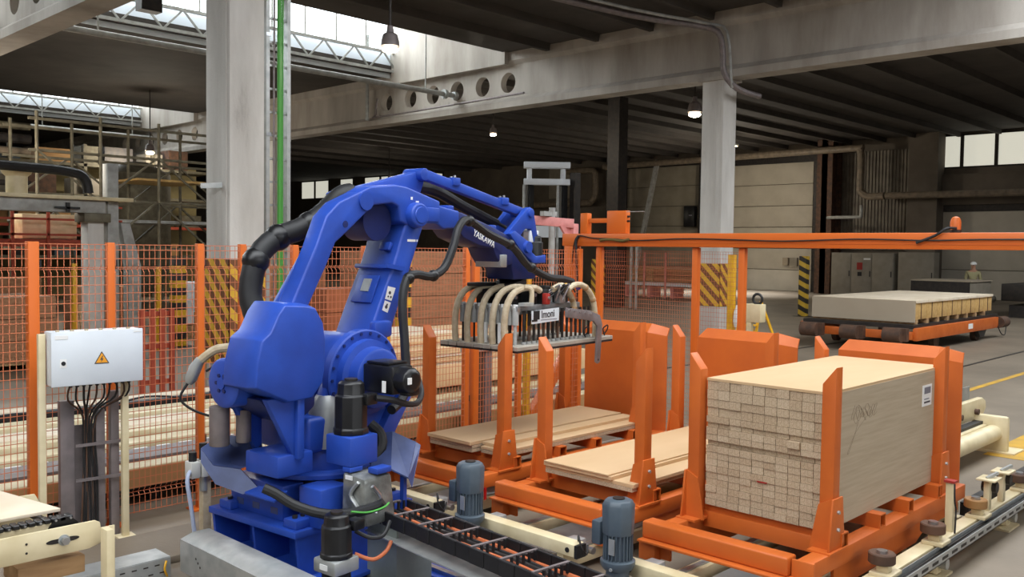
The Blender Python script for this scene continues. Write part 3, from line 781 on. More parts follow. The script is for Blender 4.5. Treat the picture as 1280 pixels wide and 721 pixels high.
# shoulder drum with ring flange, reducer and motor
part('shoulder_drum', MB().rings([((.147, .22, 1.21), .27), ((.147, -.22, 1.21), .27)], 40), BLUE, rob, .01)
fl = part('ring_flange', MB().rings([((.147, -.2, 1.21), .305), ((.147, -.255, 1.21), .305), ((.147, -.262, 1.21), .295)], 48), BLUE, rob)
pb = None
for i in range(22):
    a = 2*PI*i/22
    q = V(.147+.28*math.cos(a), 0, 1.21+.28*math.sin(a))
    part('flange_bolt', MB().cyl(q+V(0, -.26, 0), q+V(0, -.27, 0), .011, n=6), NAVY, fl)
part('reducer_ring', MB().rings([((.147, -.26, 1.21), .245), ((.147, -.31, 1.21), .24), ((.147, -.32, 1.21), .2), ((.147, -.39, 1.21), .19), ((.147, -.4, 1.21), .17)], 40), BLUE, rob)
part('flange_lug', MB().box(.24, .4, -.255, -.19, 1.45, 1.56), BLUE, rob, .02)
lm = part('shoulder_motor', MB().box(.0, .18, -.66, -.39, 1.145, 1.325), BLACK_P, rob, .02)
part('motor_end_bell', MB().rings([((.09, -.65, 1.235), .088), ((.09, -.74, 1.235), .08), ((.09, -.76, 1.235), .05)], 10), BLACK_P, lm, .008)
part('motor_rib', MB().box(.01, .17, -.62, -.42, 1.325, 1.34), BLACK_P, lm, .004)
part('motor_tag', MB().box(.03, .06, -.765, -.757, 1.22, 1.26), WHITE_P, lm)
part('motor_connector', MB().box(.06, .16, -.74, -.66, 1.14, 1.19), BLACK_P, lm, .008)
# counterbalance cover
cov = [(-.609, 1.723), (-.446, 1.712), (-.377, 1.697), (-.316, 1.604), (-.297, 1.492), (-.302, 1.315), (-.32, 1.226), (-.399, 1.144), (-.58, 1.138), (-.824, 1.25), (-.809, 1.4), (-.774, 1.522), (-.714, 1.563), (-.656, 1.668)]
b = MB()
nC = len(cov)
front = []
for (x, z) in cov: front.append((x*.94-.034, z*.95+.07))
b.v += [V(x, -.12, z) for x, z in cov]+[V(x, -.34, z) for x, z in cov]+[V(x, -.41, z) for x, z in front]
for k in (0, 1):
    b.f += [(k*nC+i, k*nC+(i+1) % nC, (k+1)*nC+(i+1) % nC, (k+1)*nC+i) for i in range(nC)]
b.f.append(tuple(range(nC))); 
# front: crease from the top edge down to the middle of the right edge
cr = len(b.v); b.v.append(V(-.41, -.43, 1.56)); b.v.append(V(-.60, -.43, 1.37))
o = 2*nC
b.f += [(o+1, o+2, o+3, cr), (o+3, o+4, o+5, cr), (cr, o+5, o+6, o+7), (cr, o+7, cr+1), (cr+1, o+7, o+8), (cr+1, o+8, o+9, o+10), (o+0, o+1, cr, cr+1), (o+0, cr+1, o+10), (o+0, o+10, o+11, o+12), (o+0, o+12, o+13)]
part('counterbalance_cover', b, BLUE, rob, .014, 3, 50)
cy = part('balancer_cylinder', MB().rings([((-.8, -.08, 1.25), .125), ((-.79, -.08, 1.25), .145), ((-.4, -.08, 1.25), .145)], 36), BLUE, rob, .004)
for i in range(6):
    a = 2*PI*i/6
    part('cylinder_bolt', MB().cyl((-.8, -.08+.05*math.cos(a), 1.25+.05*math.sin(a)), (-.808, -.08+.05*math.cos(a), 1.25+.05*math.sin(a)), .012, n=6), NAVY, cy)
part('cylinder_boss', MB().cyl((-.8, -.08, 1.25), (-.81, -.08, 1.25), .035, n=16), BLUE, cy)
part('grease_unit', MB().cyl((-.68, .12, .84), (-.68, .12, 1.08), .06, n=14), GREYTRAY, rob, .006)
part('grease_unit', MB().cyl((-.58, .02, .86), (-.58, .02, 1.06), .045, n=14), GREYTRAY, rob, .006)
# drive link, upper arm, forearm
lk = part('drive_link', MB().prism([(-.46, 1.56), (-.386, 1.696), (-.204, 2.042), (-.119, 2.236), (-.017, 2.328), (.167, 2.407), (.25, 2.39), (.27, 2.33), (.236, 2.285), (.06, 2.146), (-.041, 2.073), (-.117, 1.926), (-.251, 1.691), (-.3, 1.56)], 'y', -.19, -.05), BLUE, rob, .014, 3)
part('link_hole', MB().cyl((.035, -.192, 2.19), (.035, -.187, 2.19), .022, n=16), NAVY, lk)
part('link_pin', MB().cyl((.21, -.2, 2.345), (.21, .12, 2.345), .06, n=20), BLUE, lk)
ua = part('upper_arm', MB().prism([(.16, 2.402), (.259, 2.445), (.482, 2.471), (.6, 2.462), (.932, 2.379), (.932, 2.346), (1.14, 2.318), (1.14, 2.195), (.974, 2.179), (.894, 2.217), (.798, 2.215), (.69, 2.187), (.595, 2.2), (.538, 2.222), (.517, 2.324), (.457, 2.343), (.31, 2.325), (.2, 2.3)], 'y', -.185, .16), BLUE, rob, .014, 3)
part('elbow_cap', MB().rings([((.672, -.18, 2.27), .09), ((.672, -.235, 2.27), .085), ((.672, -.245, 2.27), .075)], 32), BLUE, ua, .004)
part('elbow_ring', MB().rings([((.672, -.245, 2.27), .058), ((.672, -.252, 2.27), .054)], 28), BLUE, ua)
part('arm_step', MB().box(.73, .92, -.192, -.18, 2.23, 2.33), BLUE, ua, .01)
part('arm_decal', MB().box(.63, .65, -.1865, -.1855, 2.375, 2.395), WHITE_P, ua)
part('arm_decal', MB().box(.68, .71, -.1865, -.1855, 2.345, 2.37), WHITE_P, ua)
part('reducer_hub', MB().cyl((.4, -.1, 2.22), (.4, .12, 2.22), .13, n=28), NAVY, ua)
fa = part('forearm', MB().prism([(1.1, 2.32), (1.212, 2.31), (1.546, 2.222), (1.73, 2.164), (1.83, 2.11), (1.83, 1.925), (1.701, 1.9), (1.614, 1.994), (1.583, 2.05), (1.419, 2.067), (1.233, 2.125), (1.151, 2.2), (1.1, 2.2)], 'y', -.15, .12), NAVY, rob, .012)
text('maker_lettering', 'YASKAWA', .07, WHITE_P, (1.335, -.1515, 2.145), (.24, 0, -.088), (.088, 0, .24), fa, .0008, 'LEFT', .80)
for xz in ((1.12, 2.33), (1.62, 2.2)):
    part('lug', MB().box(xz[0]-.035, xz[0]+.035, -.12, .1, xz[1]-.02, xz[1]+.03), BLUE, fa, .01)
part('mount_bracket', MB().box(1.66, 1.74, -.16, .1, 1.9, 2.0), GALV, fa, .005)
# wrist
wb = part('wrist_body', MB().prism([(1.73, 2.164), (1.9, 2.12), (1.98, 2.06), (2.06, 1.97), (2.2, 1.96), (2.24, 1.93), (2.16, 1.92), (2.141, 1.80), (1.85, 1.80), (1.817, 1.925), (1.701, 1.9)], 'y', -.145, .14), NAVY, rob, .014)
wk = part('wrist_bracket', MB().prism([(1.76, 2.165), (1.83, 2.19), (1.96, 2.13), (2.05, 2.09), (2.06, 2.02), (2.12, 1.985), (2.25, 2.0), (2.25, 1.93), (2.08, 1.93), (1.98, 1.99), (1.9, 2.04)], 'y', -.17, -.12), BLUE, rob, .008)
part('pivot_cap', MB().rings([((1.985, -.17, 2.062), .05), ((1.985, -.195, 2.062), .045)], 24), BLUE, wk)
for yy in (-.12, .06):
    part('level_bracket', MB().prism([(2.04, 2.375), (2.09, 2.39), (2.13, 2.375), (2.145, 2.34), (2.21, 2.12), (2.145, 2.10), (2.11, 2.21), (2.03, 2.21), (1.93, 2.12), (1.85, 2.11), (1.78, 2.16), (2.0, 2.335)], 'y', yy, yy+.05), BLUE, rob, .008)
part('level_pin', MB().cyl((2.088, -.14, 2.34), (2.088, .12, 2.34), .035, n=18), BLUE, rob, .004)
part('junction_box', MB().box(2.1, 2.22, -.115, -.02, 2.1, 2.2), WHITE, rob, .006)
part('junction_side', MB().box(2.03, 2.1, -.1, -.03, 2.11, 2.19), GREYTRAY, rob, .006)
motor('wrist_motor', (2.2, -.09, 1.965), (0, 0, 1), .068, .19, rob, BLACK_P, 12)
part('tool_flange', MB().rings([((2.0, 0, 1.8), .13), ((2.0, 0, 1.74), .13), ((2.02, 0, 1.73), .09), ((2.05, 0, 1.66), .09)], 24), DARKST, rob)
# levelling rods and triangle
tri = part('triangle_link', MB().prism([(.868, 2.59), (.925, 2.615), (.976, 2.59), (.95, 2.5), (.86, 2.31), (.6, 2.27), (.7, 2.4), (.279, 2.37), (.209, 2.36), (.2, 2.41), (.279, 2.44)], 'y', .0, .09), BLUE, rob, .01)
part('triangle_pin', MB().cyl((.915, -.05, 2.575), (.915, .14, 2.575), .045, n=18), BLUE, tri, .004)
part('rear_rod', MB().bar((.25, .13, 2.38), (-.36, .13, 1.5), .06), BLUE, rob, .01)
lr = part('levelling_rod', MB().bar((.93, -.02, 2.575), (2.09, -.02, 2.345), .065, .075), BLUE, rob, .012)
for t in (.27, .78):
    q = V(.93, -.02, 2.575).lerp(V(2.09, -.02, 2.345), t)
    part('rod_lug', MB().box(q.x-.04, q.x+.04, -.07, .03, q.z+.0, q.z+.06), BLUE, lr, .008)
    part('rod_bolt', MB().cyl((q.x-.02, -.06, q.z+.06), (q.x-.02, -.06, q.z+.075), .012, n=6), STEEL, lr)
    part('rod_bolt', MB().cyl((q.x+.03, .02, q.z+.06), (q.x+.03, .02, q.z+.075), .012, n=6), STEEL, lr)
part('under_hose', MB().tube([(.7, .1, 2.42), (.95, .1, 2.49), (1.2, .1, 2.47), (1.5, .1, 2.37), (1.8, .1, 2.28), (2.0, .1, 2.22)], .045, 10), BLACK, rob)
# lower arm
la = part('lower_arm', MB().prism([(.59, 2.24), (.59, 2.198), (.476, 1.911), (.347, 1.652), (.25, 1.44), (.1, 1.3), (.2, 1.15), (.4, 1.3), (.436, 1.438), (.48, 1.52), (.645, 1.899), (.77, 2.19), (.75, 2.24)], 'y', -.175, .165), BLUE, rob, .016, 3)
n_ = V(-.913, 0, .408)
def rearbox(t, y0, y1, w, th):   # a plate lying on the arm's inclined rear face; t along the face
    p = V(.25, 0, 1.44).lerp(V(.59, 0, 2.198), t); d = V(.409, 0, .912)
    a = p-d*w/2; q = p+d*w/2
    return MB().hexa([a+V(0, y0, 0), a+V(0, y1, 0), q+V(0, y1, 0), q+V(0, y0, 0)], [a+V(0, y0, 0)+n_*th, a+V(0, y1, 0)+n_*th, q+V(0, y1, 0)+n_*th, q+V(0, y0, 0)+n_*th])
part('rear_pocket_cover', rearbox(.42, -.1, .1, .2, .014), BLUE, la, .006)
part('rating_plate', rearbox(.45, -.045, .03, .09, .022), GALV, la)
part('seam_rib', rearbox(.62, -.18, .17, .03, .022), BLUE, la, .006)
part('lug', rearbox(.8, -.12, -.02, .06, .03), BLUE, la, .008)
part('seam_strap', MB().bar((.40, -.19, 1.925), (.56, -.19, 1.9), .02, .03), BLUE, la)
part('safety_sticker', MB().hexa([(.401, -.177, 1.7), (.401, -.176, 1.7), (.461, -.176, 1.684), (.461, -.177, 1.684)], [(.428, -.177, 1.785), (.428, -.176, 1.785), (.5, -.176, 1.77), (.5, -.177, 1.77)]), WHITE_P, la)
part('safety_sticker', MB().hexa([(.375, -.177, 1.625), (.375, -.176, 1.625), (.425, -.176, 1.605), (.425, -.177, 1.605)], [(.4, -.177, 1.69), (.4, -.176, 1.69), (.456, -.176, 1.672), (.456, -.177, 1.672)]), WHITE_P, la)
for (x, z, r) in ((.445, 1.74, .012), (.455, 1.71, .008), (.43, 1.715, .007), (.412, 1.645, .013), (.42, 1.66, .008)):
    part('sticker_mark', MB().cyl((x, -.178, z), (x, -.177, z), r, n=8), INK, la)
part('model_plate', MB().box(.61, .69, -.177, -.1755, 2.087, 2.103), WHITE_P, la)
part('model_plate', MB().box(.70, .712, -.177, -.1755, 2.087, 2.103), WHITE_P, la)
# hoses
h = part('cable_hose', MB().tube([(-.40, .15, 1.42), (-.395, .15, 1.581), (-.401, .2, 1.754), (-.347, .2, 1.97), (-.205, .2, 2.094), (-.033, .15, 2.165), (.093, .1, 2.258), (.174, .02, 2.371), (.26, .02, 2.40)], .074, 14, 6, .03), BLACK, rob)
for q in ((-.36, .2, 1.95), (-.19, .2, 2.1), (.02, .14, 2.19)):
    part('hose_clamp', MB().ball(q, .088, 14, 8), BLACK_P, h)
part('hose_bracket', MB().box(-.47, -.3, .02, .06, 1.4, 1.58), BLUE, rob, .006)
part('hose_gland', MB().cyl((-.4, .15, 1.36), (-.4, .15, 1.5), .085, n=16), BLACK_P, rob)
h2 = part('cable_hose', MB().tube([(2.594, -.2, 1.77), (2.4, -.23, 1.8), (2.171, -.25, 1.82), (1.856, -.28, 1.915), (1.648, -.28, 2.064), (1.355, -.28, 2.157), (1.126, -.28, 2.25), (.999, -.3, 2.189), (.918, -.32, 2.046), (.828, -.32, 1.906), (.691, -.32, 1.852), (.57, -.3, 1.865), (.478, -.3, 1.828), (.422, -.32, 1.671), (.407, -.36, 1.408), (.384, -.4, 1.159), (.3, -.44, 1.06), (.15, -.5, 1.02)], .031, 10, 6, .05), BLACK, rob)
for q in ((1.14, -.28, 2.245), (1.62, -.28, 2.08), (.5, -.3, 1.84), (.72, -.32, 1.855), (1.9, -.28, 1.9)):
    part('hose_clamp', MB().ball(q, .042, 10, 6), BLACK_P, h2)
h3 = part('cable_hose', MB().tube([(-.678, -.309, .654), (-.636, -.365, .623), (-.567, -.458, .555), (-.469, -.587, .511), (-.37, -.713, .518), (-.284, -.821, .556), (-.255, -.856, .58)], .03, 10, 6, .05), BLACK, rob)
part('cable_hose', MB().tube([(.1, -.36, .92), (.13, -.42, .86), (.1, -.46, .78), (.02, -.44, .7)], .035, 10, 5, .05), BLACK, rob)
# beige supply hose and its coupling behind the balancer
h4 = part('supply_hose', MB().tube([(-.2, .35, 1.5), (-.26, .4, 1.42), (-.33, .5, 1.38), (-.4, .58, 1.36), (-.47, .66, 1.28)], .03, 10, 5, .05), BEIGE_HOSE, rob)
part('coupling', MB().rings([((-.46, .65, 1.3), .03), ((-.48, .68, 1.24), .042), ((-.5, .7, 1.17), .04), ((-.51, .71, 1.14), .025)], 12), GALV, h4)
part('thin_cable', MB().tube([(-.51, .71, 1.15), (-.56, .73, 1.05), (-.52, .69, .98), (-.44, .6, .93), (-.38, .5, .92)], .009, 6), BLACK, h4)
part('thin_cable', MB().tube([(-.3, .45, 1.33), (-.36, .52, 1.3), (-.44, .62, 1.22)], .009, 6), BLACK, h4)
# splash shields round the foot
def sheet(pts, d, tri=None):
    b = MB(); n = len(pts); b.v += [V(*p) for p in pts]+[V(*p)+V(*d) for p in pts]
    b.f += [tuple(range(n)), tuple(range(2*n-1, n-1, -1))]+[(i, (i+1) % n, n+(i+1) % n, n+i) for i in range(n)]
    return b
ls = part('splash_shield', sheet([(-.66, .34, .79), (-.55, .31, .85), (-.4, .1, .84), (-.42, .02, .72), (-.6, .02, .70), (-.70, .15, .72)], (.01, .01, .0)), SHIELD, rob)
part('shield_lip', sheet([(-.66, .34, .79), (-.70, .15, .72), (-.6, .02, .70), (-.56, -.1, .6), (-.64, -.06, .57), (-.72, .1, .62), (-.70, .28, .72)], (-.01, -.01, 0)), SHIELD, ls)
part('shield_lip', sheet([(-.55, .31, .85), (-.4, .1, .84), (-.42, .02, .72), (-.5, .1, .74)], (-.005, .0, .01)), SHIELD, ls)
part('shield_lip', sheet([(-.56, -.1, .6), (-.64, -.06, .57), (-.6, -.3, .55), (-.52, -.32, .6)], (0, 0, .01)), BLUE, ls)
rs = part('splash_shield', sheet([(.129, -.273, .83), (.24, -.42, .86), (.03, -.63, .69), (-.03, -.52, .68)], (0, 0, -.01)), SHIELD, rob)
part('shield_lip', sheet([(.24, -.42, .86), (.31, -.56, .80), (.08, -.72, .64), (.02, -.63, .69)], (0, 0, -.01)), SHIELD, rs)
part('shield_lip', sheet([(.31, -.56, .80), (.33, -.585, .78), (.1, -.735, .575), (.08, -.72, .64)], (0, 0, -.005)), SHIELD, rs)
part('shield_stay', MB().bar((.1, -.66, .38), (.1, -.66, .66), .03), BLUE, rs)
# wrapped junction unit and travel motor on the carriage
wu = part('wrapped_valve_unit', MB().hexa([(-.3, -.76, .42), (-.06, -.76, .42), (-.06, -.54, .42), (-.3, -.54, .42)], [(-.3, -.74, .7), (-.08, -.74, .7), (-.08, -.55, .72), (-.3, -.55, .72)]), mat('crumpled_clear_film', (150, 152, 148), .18, .25, (96, 98, 96), 9, .8, 14), rob, .02)
part('film_fold', MB().tube([(-.31, -.7, .68), (-.315, -.64, .6), (-.31, -.7, .52), (-.312, -.6, .46)], .012, 6), GALV, wu)
part('film_fold', MB().tube([(-.26, -.765, .66), (-.2, -.77, .58), (-.24, -.77, .5)], .012, 6), STEEL, wu)
part('unit_cap', MB().box(-.3, -.2, -.62, -.55, .72, .75), BLUE, wu, .006)
part('unit_cap', MB().box(-.2, -.08, -.74, -.66, .71, .745), BLUE, wu, .006)
part('unit_tag', MB().box(-.304, -.3, -.64, -.58, .68, .705), WHITE_P, wu)
gbx = part('travel_gearbox', MB().box(-.66, -.48, -.9, -.72, .26, .34), GALV, rob, .012)
part('gearbox_neck', MB().cyl((-.57, -.81, .1), (-.57, -.81, .26), .08, n=16), BLACK_P, gbx)
tm = motor('travel_motor', (-.57, -.81, .34), (0, 0, 1), .085, .24, rob, BLACK_P, 12)
part('motor_connector', MB().box(-.52, -.44, -.9, -.82, .48, .54), BLACK_P, tm, .01)
part('gearbox_plate', MB().box(-.664, -.66, -.84, -.78, .285, .315), WHITE_P, gbx)
part('earth_wire', MB().tube([(-.5, -.85, .58), (-.4, -.88, .56), (-.3, -.9, .57), (-.24, -.88, .58)], .006, 6), GREEN, rob)
part('power_cable', MB().tube([(-.48, -.86, .34), (-.4, -.92, .3), (-.3, -.92, .32), (-.24, -.9, .36)], .012, 8), ORANGECABLE, rob)
part('power_cable', MB().tube([(-.46, -.84, .46), (-.4, -.9, .42), (-.32, -.92, .42), (-.25, -.9, .48)], .012, 8), BLACK, rob)

# --- linear track below the robot
tk = thing('robot_track', 'blue linear track on the floor carrying the blue robot', 'track', (3.45, 4.2, 0))
for x in (3.0, 3.62):
    b = part('track_beam', MB().box(x, x+.16, 2.2, 5.5, .0, .05), BLUE, tk, .006)
    part('steel_rail', MB().box(x+.06, x+.1, 2.2, 5.5, .05, .073), STEEL, b)
for yy in (2.6, 3.2, 3.8, 4.4, 5.0):
    part('track_tie', MB().box(3.16, 3.62, yy, yy+.1, .0, .045), BLUE, tk, .006)
part('gear_rack', MB().box(3.2, 3.24, 2.2, 5.5, .045, .07), DARKST, tk)
tc = thing('track_cover', 'long folded silver sheet cover lying left of the blue robot base', 'cover', (2.6, 4.7, 0))
part('cover_top', MB().prism([(2.54, .27), (2.545, .275), (2.62, .3), (2.72, .3), (2.725, .295), (2.62, .294), (2.55, .268)], 'y', 3.6, 5.2), GALV, tc)
part('cover_side', MB().box(2.535, 2.542, 3.6, 5.2, .08, .272), GALV, tc)
part('cover_end', MB().prism([(2.535, .08), (2.72, .08), (2.72, .3), (2.62, .3), (2.542, .272)], 'y', 5.195, 5.2), GALV, tc)
part('cover_leg', MB().box(2.6, 2.7, 3.7, 3.8, 0, .29), GALV, tc)
part('cover_leg', MB().box(2.6, 2.7, 5.0, 5.1, 0, .29), GALV, tc)
for i in range(3):
    part('pry_hole', MB().cyl((2.534, 5.0-i*.025, .2-i*.02), (2.5335, 5.0-i*.025, .2-i*.02), .008, n=8), DARKST, tc)
ct = thing('floor_cable_duct', 'silver perforated cable duct on the floor running left from the track cover', 'cable duct', (2.3, 5.45, 0))
part('duct_lid', MB().box(1.75, 2.53, 5.32, 5.52, .13, .14), GALV, ct)
dsd = part('duct_side', MB().box(1.75, 2.53, 5.315, 5.32, .02, .135), GALV, ct)
first = part('duct_slot', MB().box(1.8, 1.83, 5.3135, 5.3149, .1, .108), DARKST, dsd)
copies(first, [(i*.07, 0, 0) for i in range(1, 10)]+[(i*.07+.03, 0, -.05) for i in range(0, 10)])
part('duct_back', MB().box(1.75, 2.53, 5.52, 5.525, 0, .135), GALV, ct)
part('duct_base', MB().box(1.75, 2.53, 5.32, 5.52, 0, .02), GALV, ct)
part('earth_wire', MB().tube([(2.5, 5.31, .12), (2.48, 5.29, .08), (2.5, 5.3, .03)], .007, 6), YELLOW, ct)
solo('concrete_plinth', MB().box(1.9, 4.1, 5.56, 6.15, .001, .05), FLOORM, 'low pale concrete kerb on the floor behind the robot track', 'kerb', bevel=.01)
# pneumatic unit left of the robot
pn = thing('air_service_unit', 'small grey air service unit on a beige stand left of the blue robot', 'valve unit', (2.95, 5.72, 0))
part('stand', MB().box(2.93, 2.99, 5.68, 5.74, .051, .5), BEIGE_HOSE, pn, .006)
for i in range(3):
    f = part('regulator', MB().box(2.83+i*.075, 2.895+i*.075, 5.64, 5.74, .5-.0, .61), mat('light_grey_plastic', (206, 206, 200), .5) if i == 0 else MATS['light_grey_plastic'], pn, .008)
    part('knob', MB().cyl((2.862+i*.075, 5.69, .61), (2.862+i*.075, 5.69, .67+.05*(i == 1)), .026, n=12), BLACK, f)
part('bowl', MB().cyl((2.94, 5.69, .4), (2.94, 5.69, .5), .025, n=12), GALV, pn)
part('air_tube', MB().tube([(2.83, 5.66, .55), (2.79, 5.62, .5), (2.81, 5.6, .3), (2.84, 5.6, .07)], .014, 8), mat('pale_blue_air_tube', (176, 186, 210), .4), pn)

# ================================================================== GRIPPER
g = thing('vacuum_gripper', 'wide vacuum gripper plate with beige hoses hanging from the blue robot wrist', 'gripper', (3.4, 5.0, 0))
g.rotation_euler.z = math.radians(6.0)
ORIG[g.name] = V(0, 0, 0)
PLATE = mat('dusty_aluminium_plate', (182, 176, 164), .55, .3, (158, 152, 140), 8)
X0, X1, Y0, Y1, Z0 = 1.6, 2.98, -.385, .42, 1.262
nst = 9; sw = (Y1-Y0)/nst
for i in range(nst):
    a = part('suction_bar', MB().box(X0, X1, Y0+i*sw+.004, Y0+(i+1)*sw-.004, Z0, Z0+.032), PLATE, g, .003, 1)
    part('foam_strip', MB().box(X0+.004, X1-.004, Y0+i*sw+.005, Y0+(i+1)*sw-.005, Z0-.016, Z0), BLACK, a)
mf = part('manifold', MB().box(1.74, 2.62, -.27, .28, 1.53, 1.6), ALU, g, .006)
part('manifold_rail', MB().box(1.7, 1.74, -.3, .3, 1.56, 1.6), ALU, g, .004)
for i in range(10):
    yy = -.27+i*.06
    f = part('spring_plunger', MB().cyl((1.715, yy, 1.45), (1.715, yy, 1.585), .026, n=12), PIPE, g)
    part('plunger_rod', MB().cyl((1.715, yy, 1.29), (1.715, yy, 1.45), .0085 if i % 2 else .014, n=8), DARKST if i % 2 else PIPE, f)
    part('plunger_cap', MB().cyl((1.715, yy, 1.585), (1.715, yy, 1.61), .02, n=12), WHITE_P, f)
for j, yy in enumerate((-.29, .0)):
    for i in range(15):
        xx = 1.8+i*.066
        f = part('spring_plunger', MB().cyl((xx, yy, 1.44), (xx, yy, 1.56), .013, n=8), DARKST, g)
        part('plunger_rod', MB().cyl((xx, yy, 1.29), (xx, yy, 1.44), .011, n=8), RUST if i % 3 == 1 else DARKST, f)
        part('plunger_foot', MB().cyl((xx, yy, 1.29), (xx, yy, 1.315), .02, n=8), GALV, f)
for i, yy in enumerate((.3, .17, .03, -.09, -.21)):
    part('suction_hose', MB().tube([(1.66, yy, 1.295), (1.65, yy, 1.42), (1.66, yy-.01, 1.58), (1.73, yy-.02, 1.69), (1.85, yy-.03, 1.735), (1.98, yy-.04, 1.735), (2.06, yy-.04, 1.71)], .027, 10, 5, .04), BEIGE_HOSE, g)
part('white_hose', MB().cyl((1.7, .02, 1.3), (1.7, .02, 1.46), .02, n=10), WHITE_P, g)
part('white_hose', MB().cyl((1.7, -.13, 1.3), (1.7, -.13, 1.46), .02, n=10), WHITE_P, g)
for i, (dy, dx) in enumerate(((-.36, .0), (-.3, -.13))):
    hh = part('suction_hose', MB().tube([(2.3+dx, dy, 1.72), (2.42+dx, dy, 1.755), (2.56+dx, dy, 1.73), (2.68+dx, dy, 1.62), (2.72+dx, dy, 1.45), (2.72+dx, dy, 1.3)] if i == 0 else [(2.3+dx, dy, 1.72), (2.42+dx, dy, 1.75), (2.52+dx, dy, 1.7), (2.6+dx, dy, 1.6), (2.62+dx, dy, 1.5)], .025, 10, 5, .04), BEIGE_HOSE, g)
    for q in ((2.56+dx, dy, 1.728), (2.68+dx, dy, 1.62) if i == 0 else (2.58+dx, dy, 1.63), (2.71+dx, dy, 1.5) if i == 0 else (2.61+dx, dy, 1.55)):
        part('hose_band', MB().ball(q, .03, 8, 6), PALLETWOOD, hh)
hk = part('side_arm', MB().prism([(2.19, 1.575), (2.54, 1.536), (2.69, 1.49), (2.732, 1.41), (2.704, 1.089), (2.67, 1.075), (2.641, 1.094), (2.656, 1.394), (2.592, 1.445), (2.19, 1.497)], 'y', -.43, -.41), GREYTRAY, g, .003)
part('arm_hole', MB().cyl((2.672, -.4315, 1.11), (2.672, -.43, 1.11), .01, n=10), DARKST, hk)
for i in range(5):
    part('arm_bolt', MB().cyl((2.22+i*.08, -.436, 1.555-i*.011), (2.22+i*.08, -.43, 1.555-i*.011), .009, n=6), STEEL, hk)
sg = part('name_board', MB().hexa([(1.83, -.345, 1.456), (2.2, -.345, 1.468), (2.2, -.34, 1.468), (1.83, -.34, 1.456)], [(1.83, -.345, 1.56), (2.2, -.345, 1.572), (2.2, -.34, 1.572), (1.83, -.34, 1.56)]), WHITE, g)
part('logo_block', MB().box(1.85, 1.93, -.348, -.345, 1.49, 1.56), BLACK, sg)
part('logo_foot', MB().box(1.83, 1.9, -.348, -.345, 1.475, 1.49), BLACK, sg)
text('lettering', 'lmoni', .085, INK, (1.955, -.3465, 1.498), (1, 0, .032), (-.032, 0, 1), sg, .001, 'LEFT', .95)
part('small_print', MB().box(1.95, 2.17, -.347, -.345, 1.48, 1.486), GREYINK, sg)
clut = [(1.82, -.12, .1, .12, .1, BLACK_P), (1.98, -.2, .1, .1, .13, BLACK_P), (2.12, -.22, .08, .1, .12, BLACK), (2.22, -.12, .12, .14, .1, GALV), (2.42, -.2, .1, .1, .1, BLACK_P), (2.5, 0, .1, .16, .08, ALU), (1.84, .14, .12, .1, .12, BLACK_P), (2.0, .2, .1, .08, .1, BLACK), (2.2, .16, .14, .1, .11, BLACK_P), (2.34, -.1, .07, .07, .14, DARKST), (2.08, -.3, .05, .05, .09, RED), (2.3, -.28, .09, .06, .12, ALU)]
for (x, yy, a, b_, hgt, m) in clut:
    v = part('valve_block', MB().box(x-a/2, x+a/2, yy-b_/2, yy+b_/2, 1.6, 1.6+hgt), m, g, .008)
    part('fitting', MB().cyl((x, yy-b_/2, 1.6+hgt*.6), (x, yy-b_/2-.02, 1.6+hgt*.6), .014, n=8), STEEL, v)
part('mount_column', MB().cyl((2.05, 0, 1.6), (2.05, 0, 1.665), .13, n=20), DARKST, g)
for k in range(9):
    a = (random.uniform(2.1, 2.4), random.uniform(-.34, -.18), random.uniform(1.63, 1.7)); b_ = (random.uniform(2.15, 2.5), random.uniform(-.36, -.2), random.uniform(1.62, 1.72))
    mid = ((a[0]+b_[0])/2, -.36, 1.76)
    part('pneumatic_tube', MB().tube([a, mid, b_], .007, 6, 6), random.choice((BLACK, BLACK, STEEL, GREYTRAY)), g)
part('yellow_fitting', MB().ball((2.36, -.3, 1.74), .028, 10, 6), YELLOW, g)
part('blue_fitting', MB().ball((2.5, -.33, 1.73), .025, 10, 6), mat('violet_fitting', (84, 60, 170), .4), g)
for (x, yy) in ((2.62, -.33), (2.78, -.34), (2.88, -.36)):
    part('wire_loop', MB().tube([(x, yy, 1.3), (x-.03, yy, 1.36), (x+.01, yy-.02, 1.39), (x+.04, yy, 1.35), (x+.02, yy+.02, 1.31), (x-.02, yy, 1.33)], .006, 6), BLACK, g)
part('white_beam', MB().box(1.74, 1.86, -.34, -.28, 1.6, 1.625), PIPE, g)
part('white_riser', MB().tube([(1.88, -.3, 1.6), (1.88, -.3, 1.72), (1.84, -.26, 1.745)], .02, 8), BEIGE_HOSE, g)
part('flat_cable', MB().box(1.72, 1.98, .1, .24, 1.74, 1.77), BLACK, g, .008)
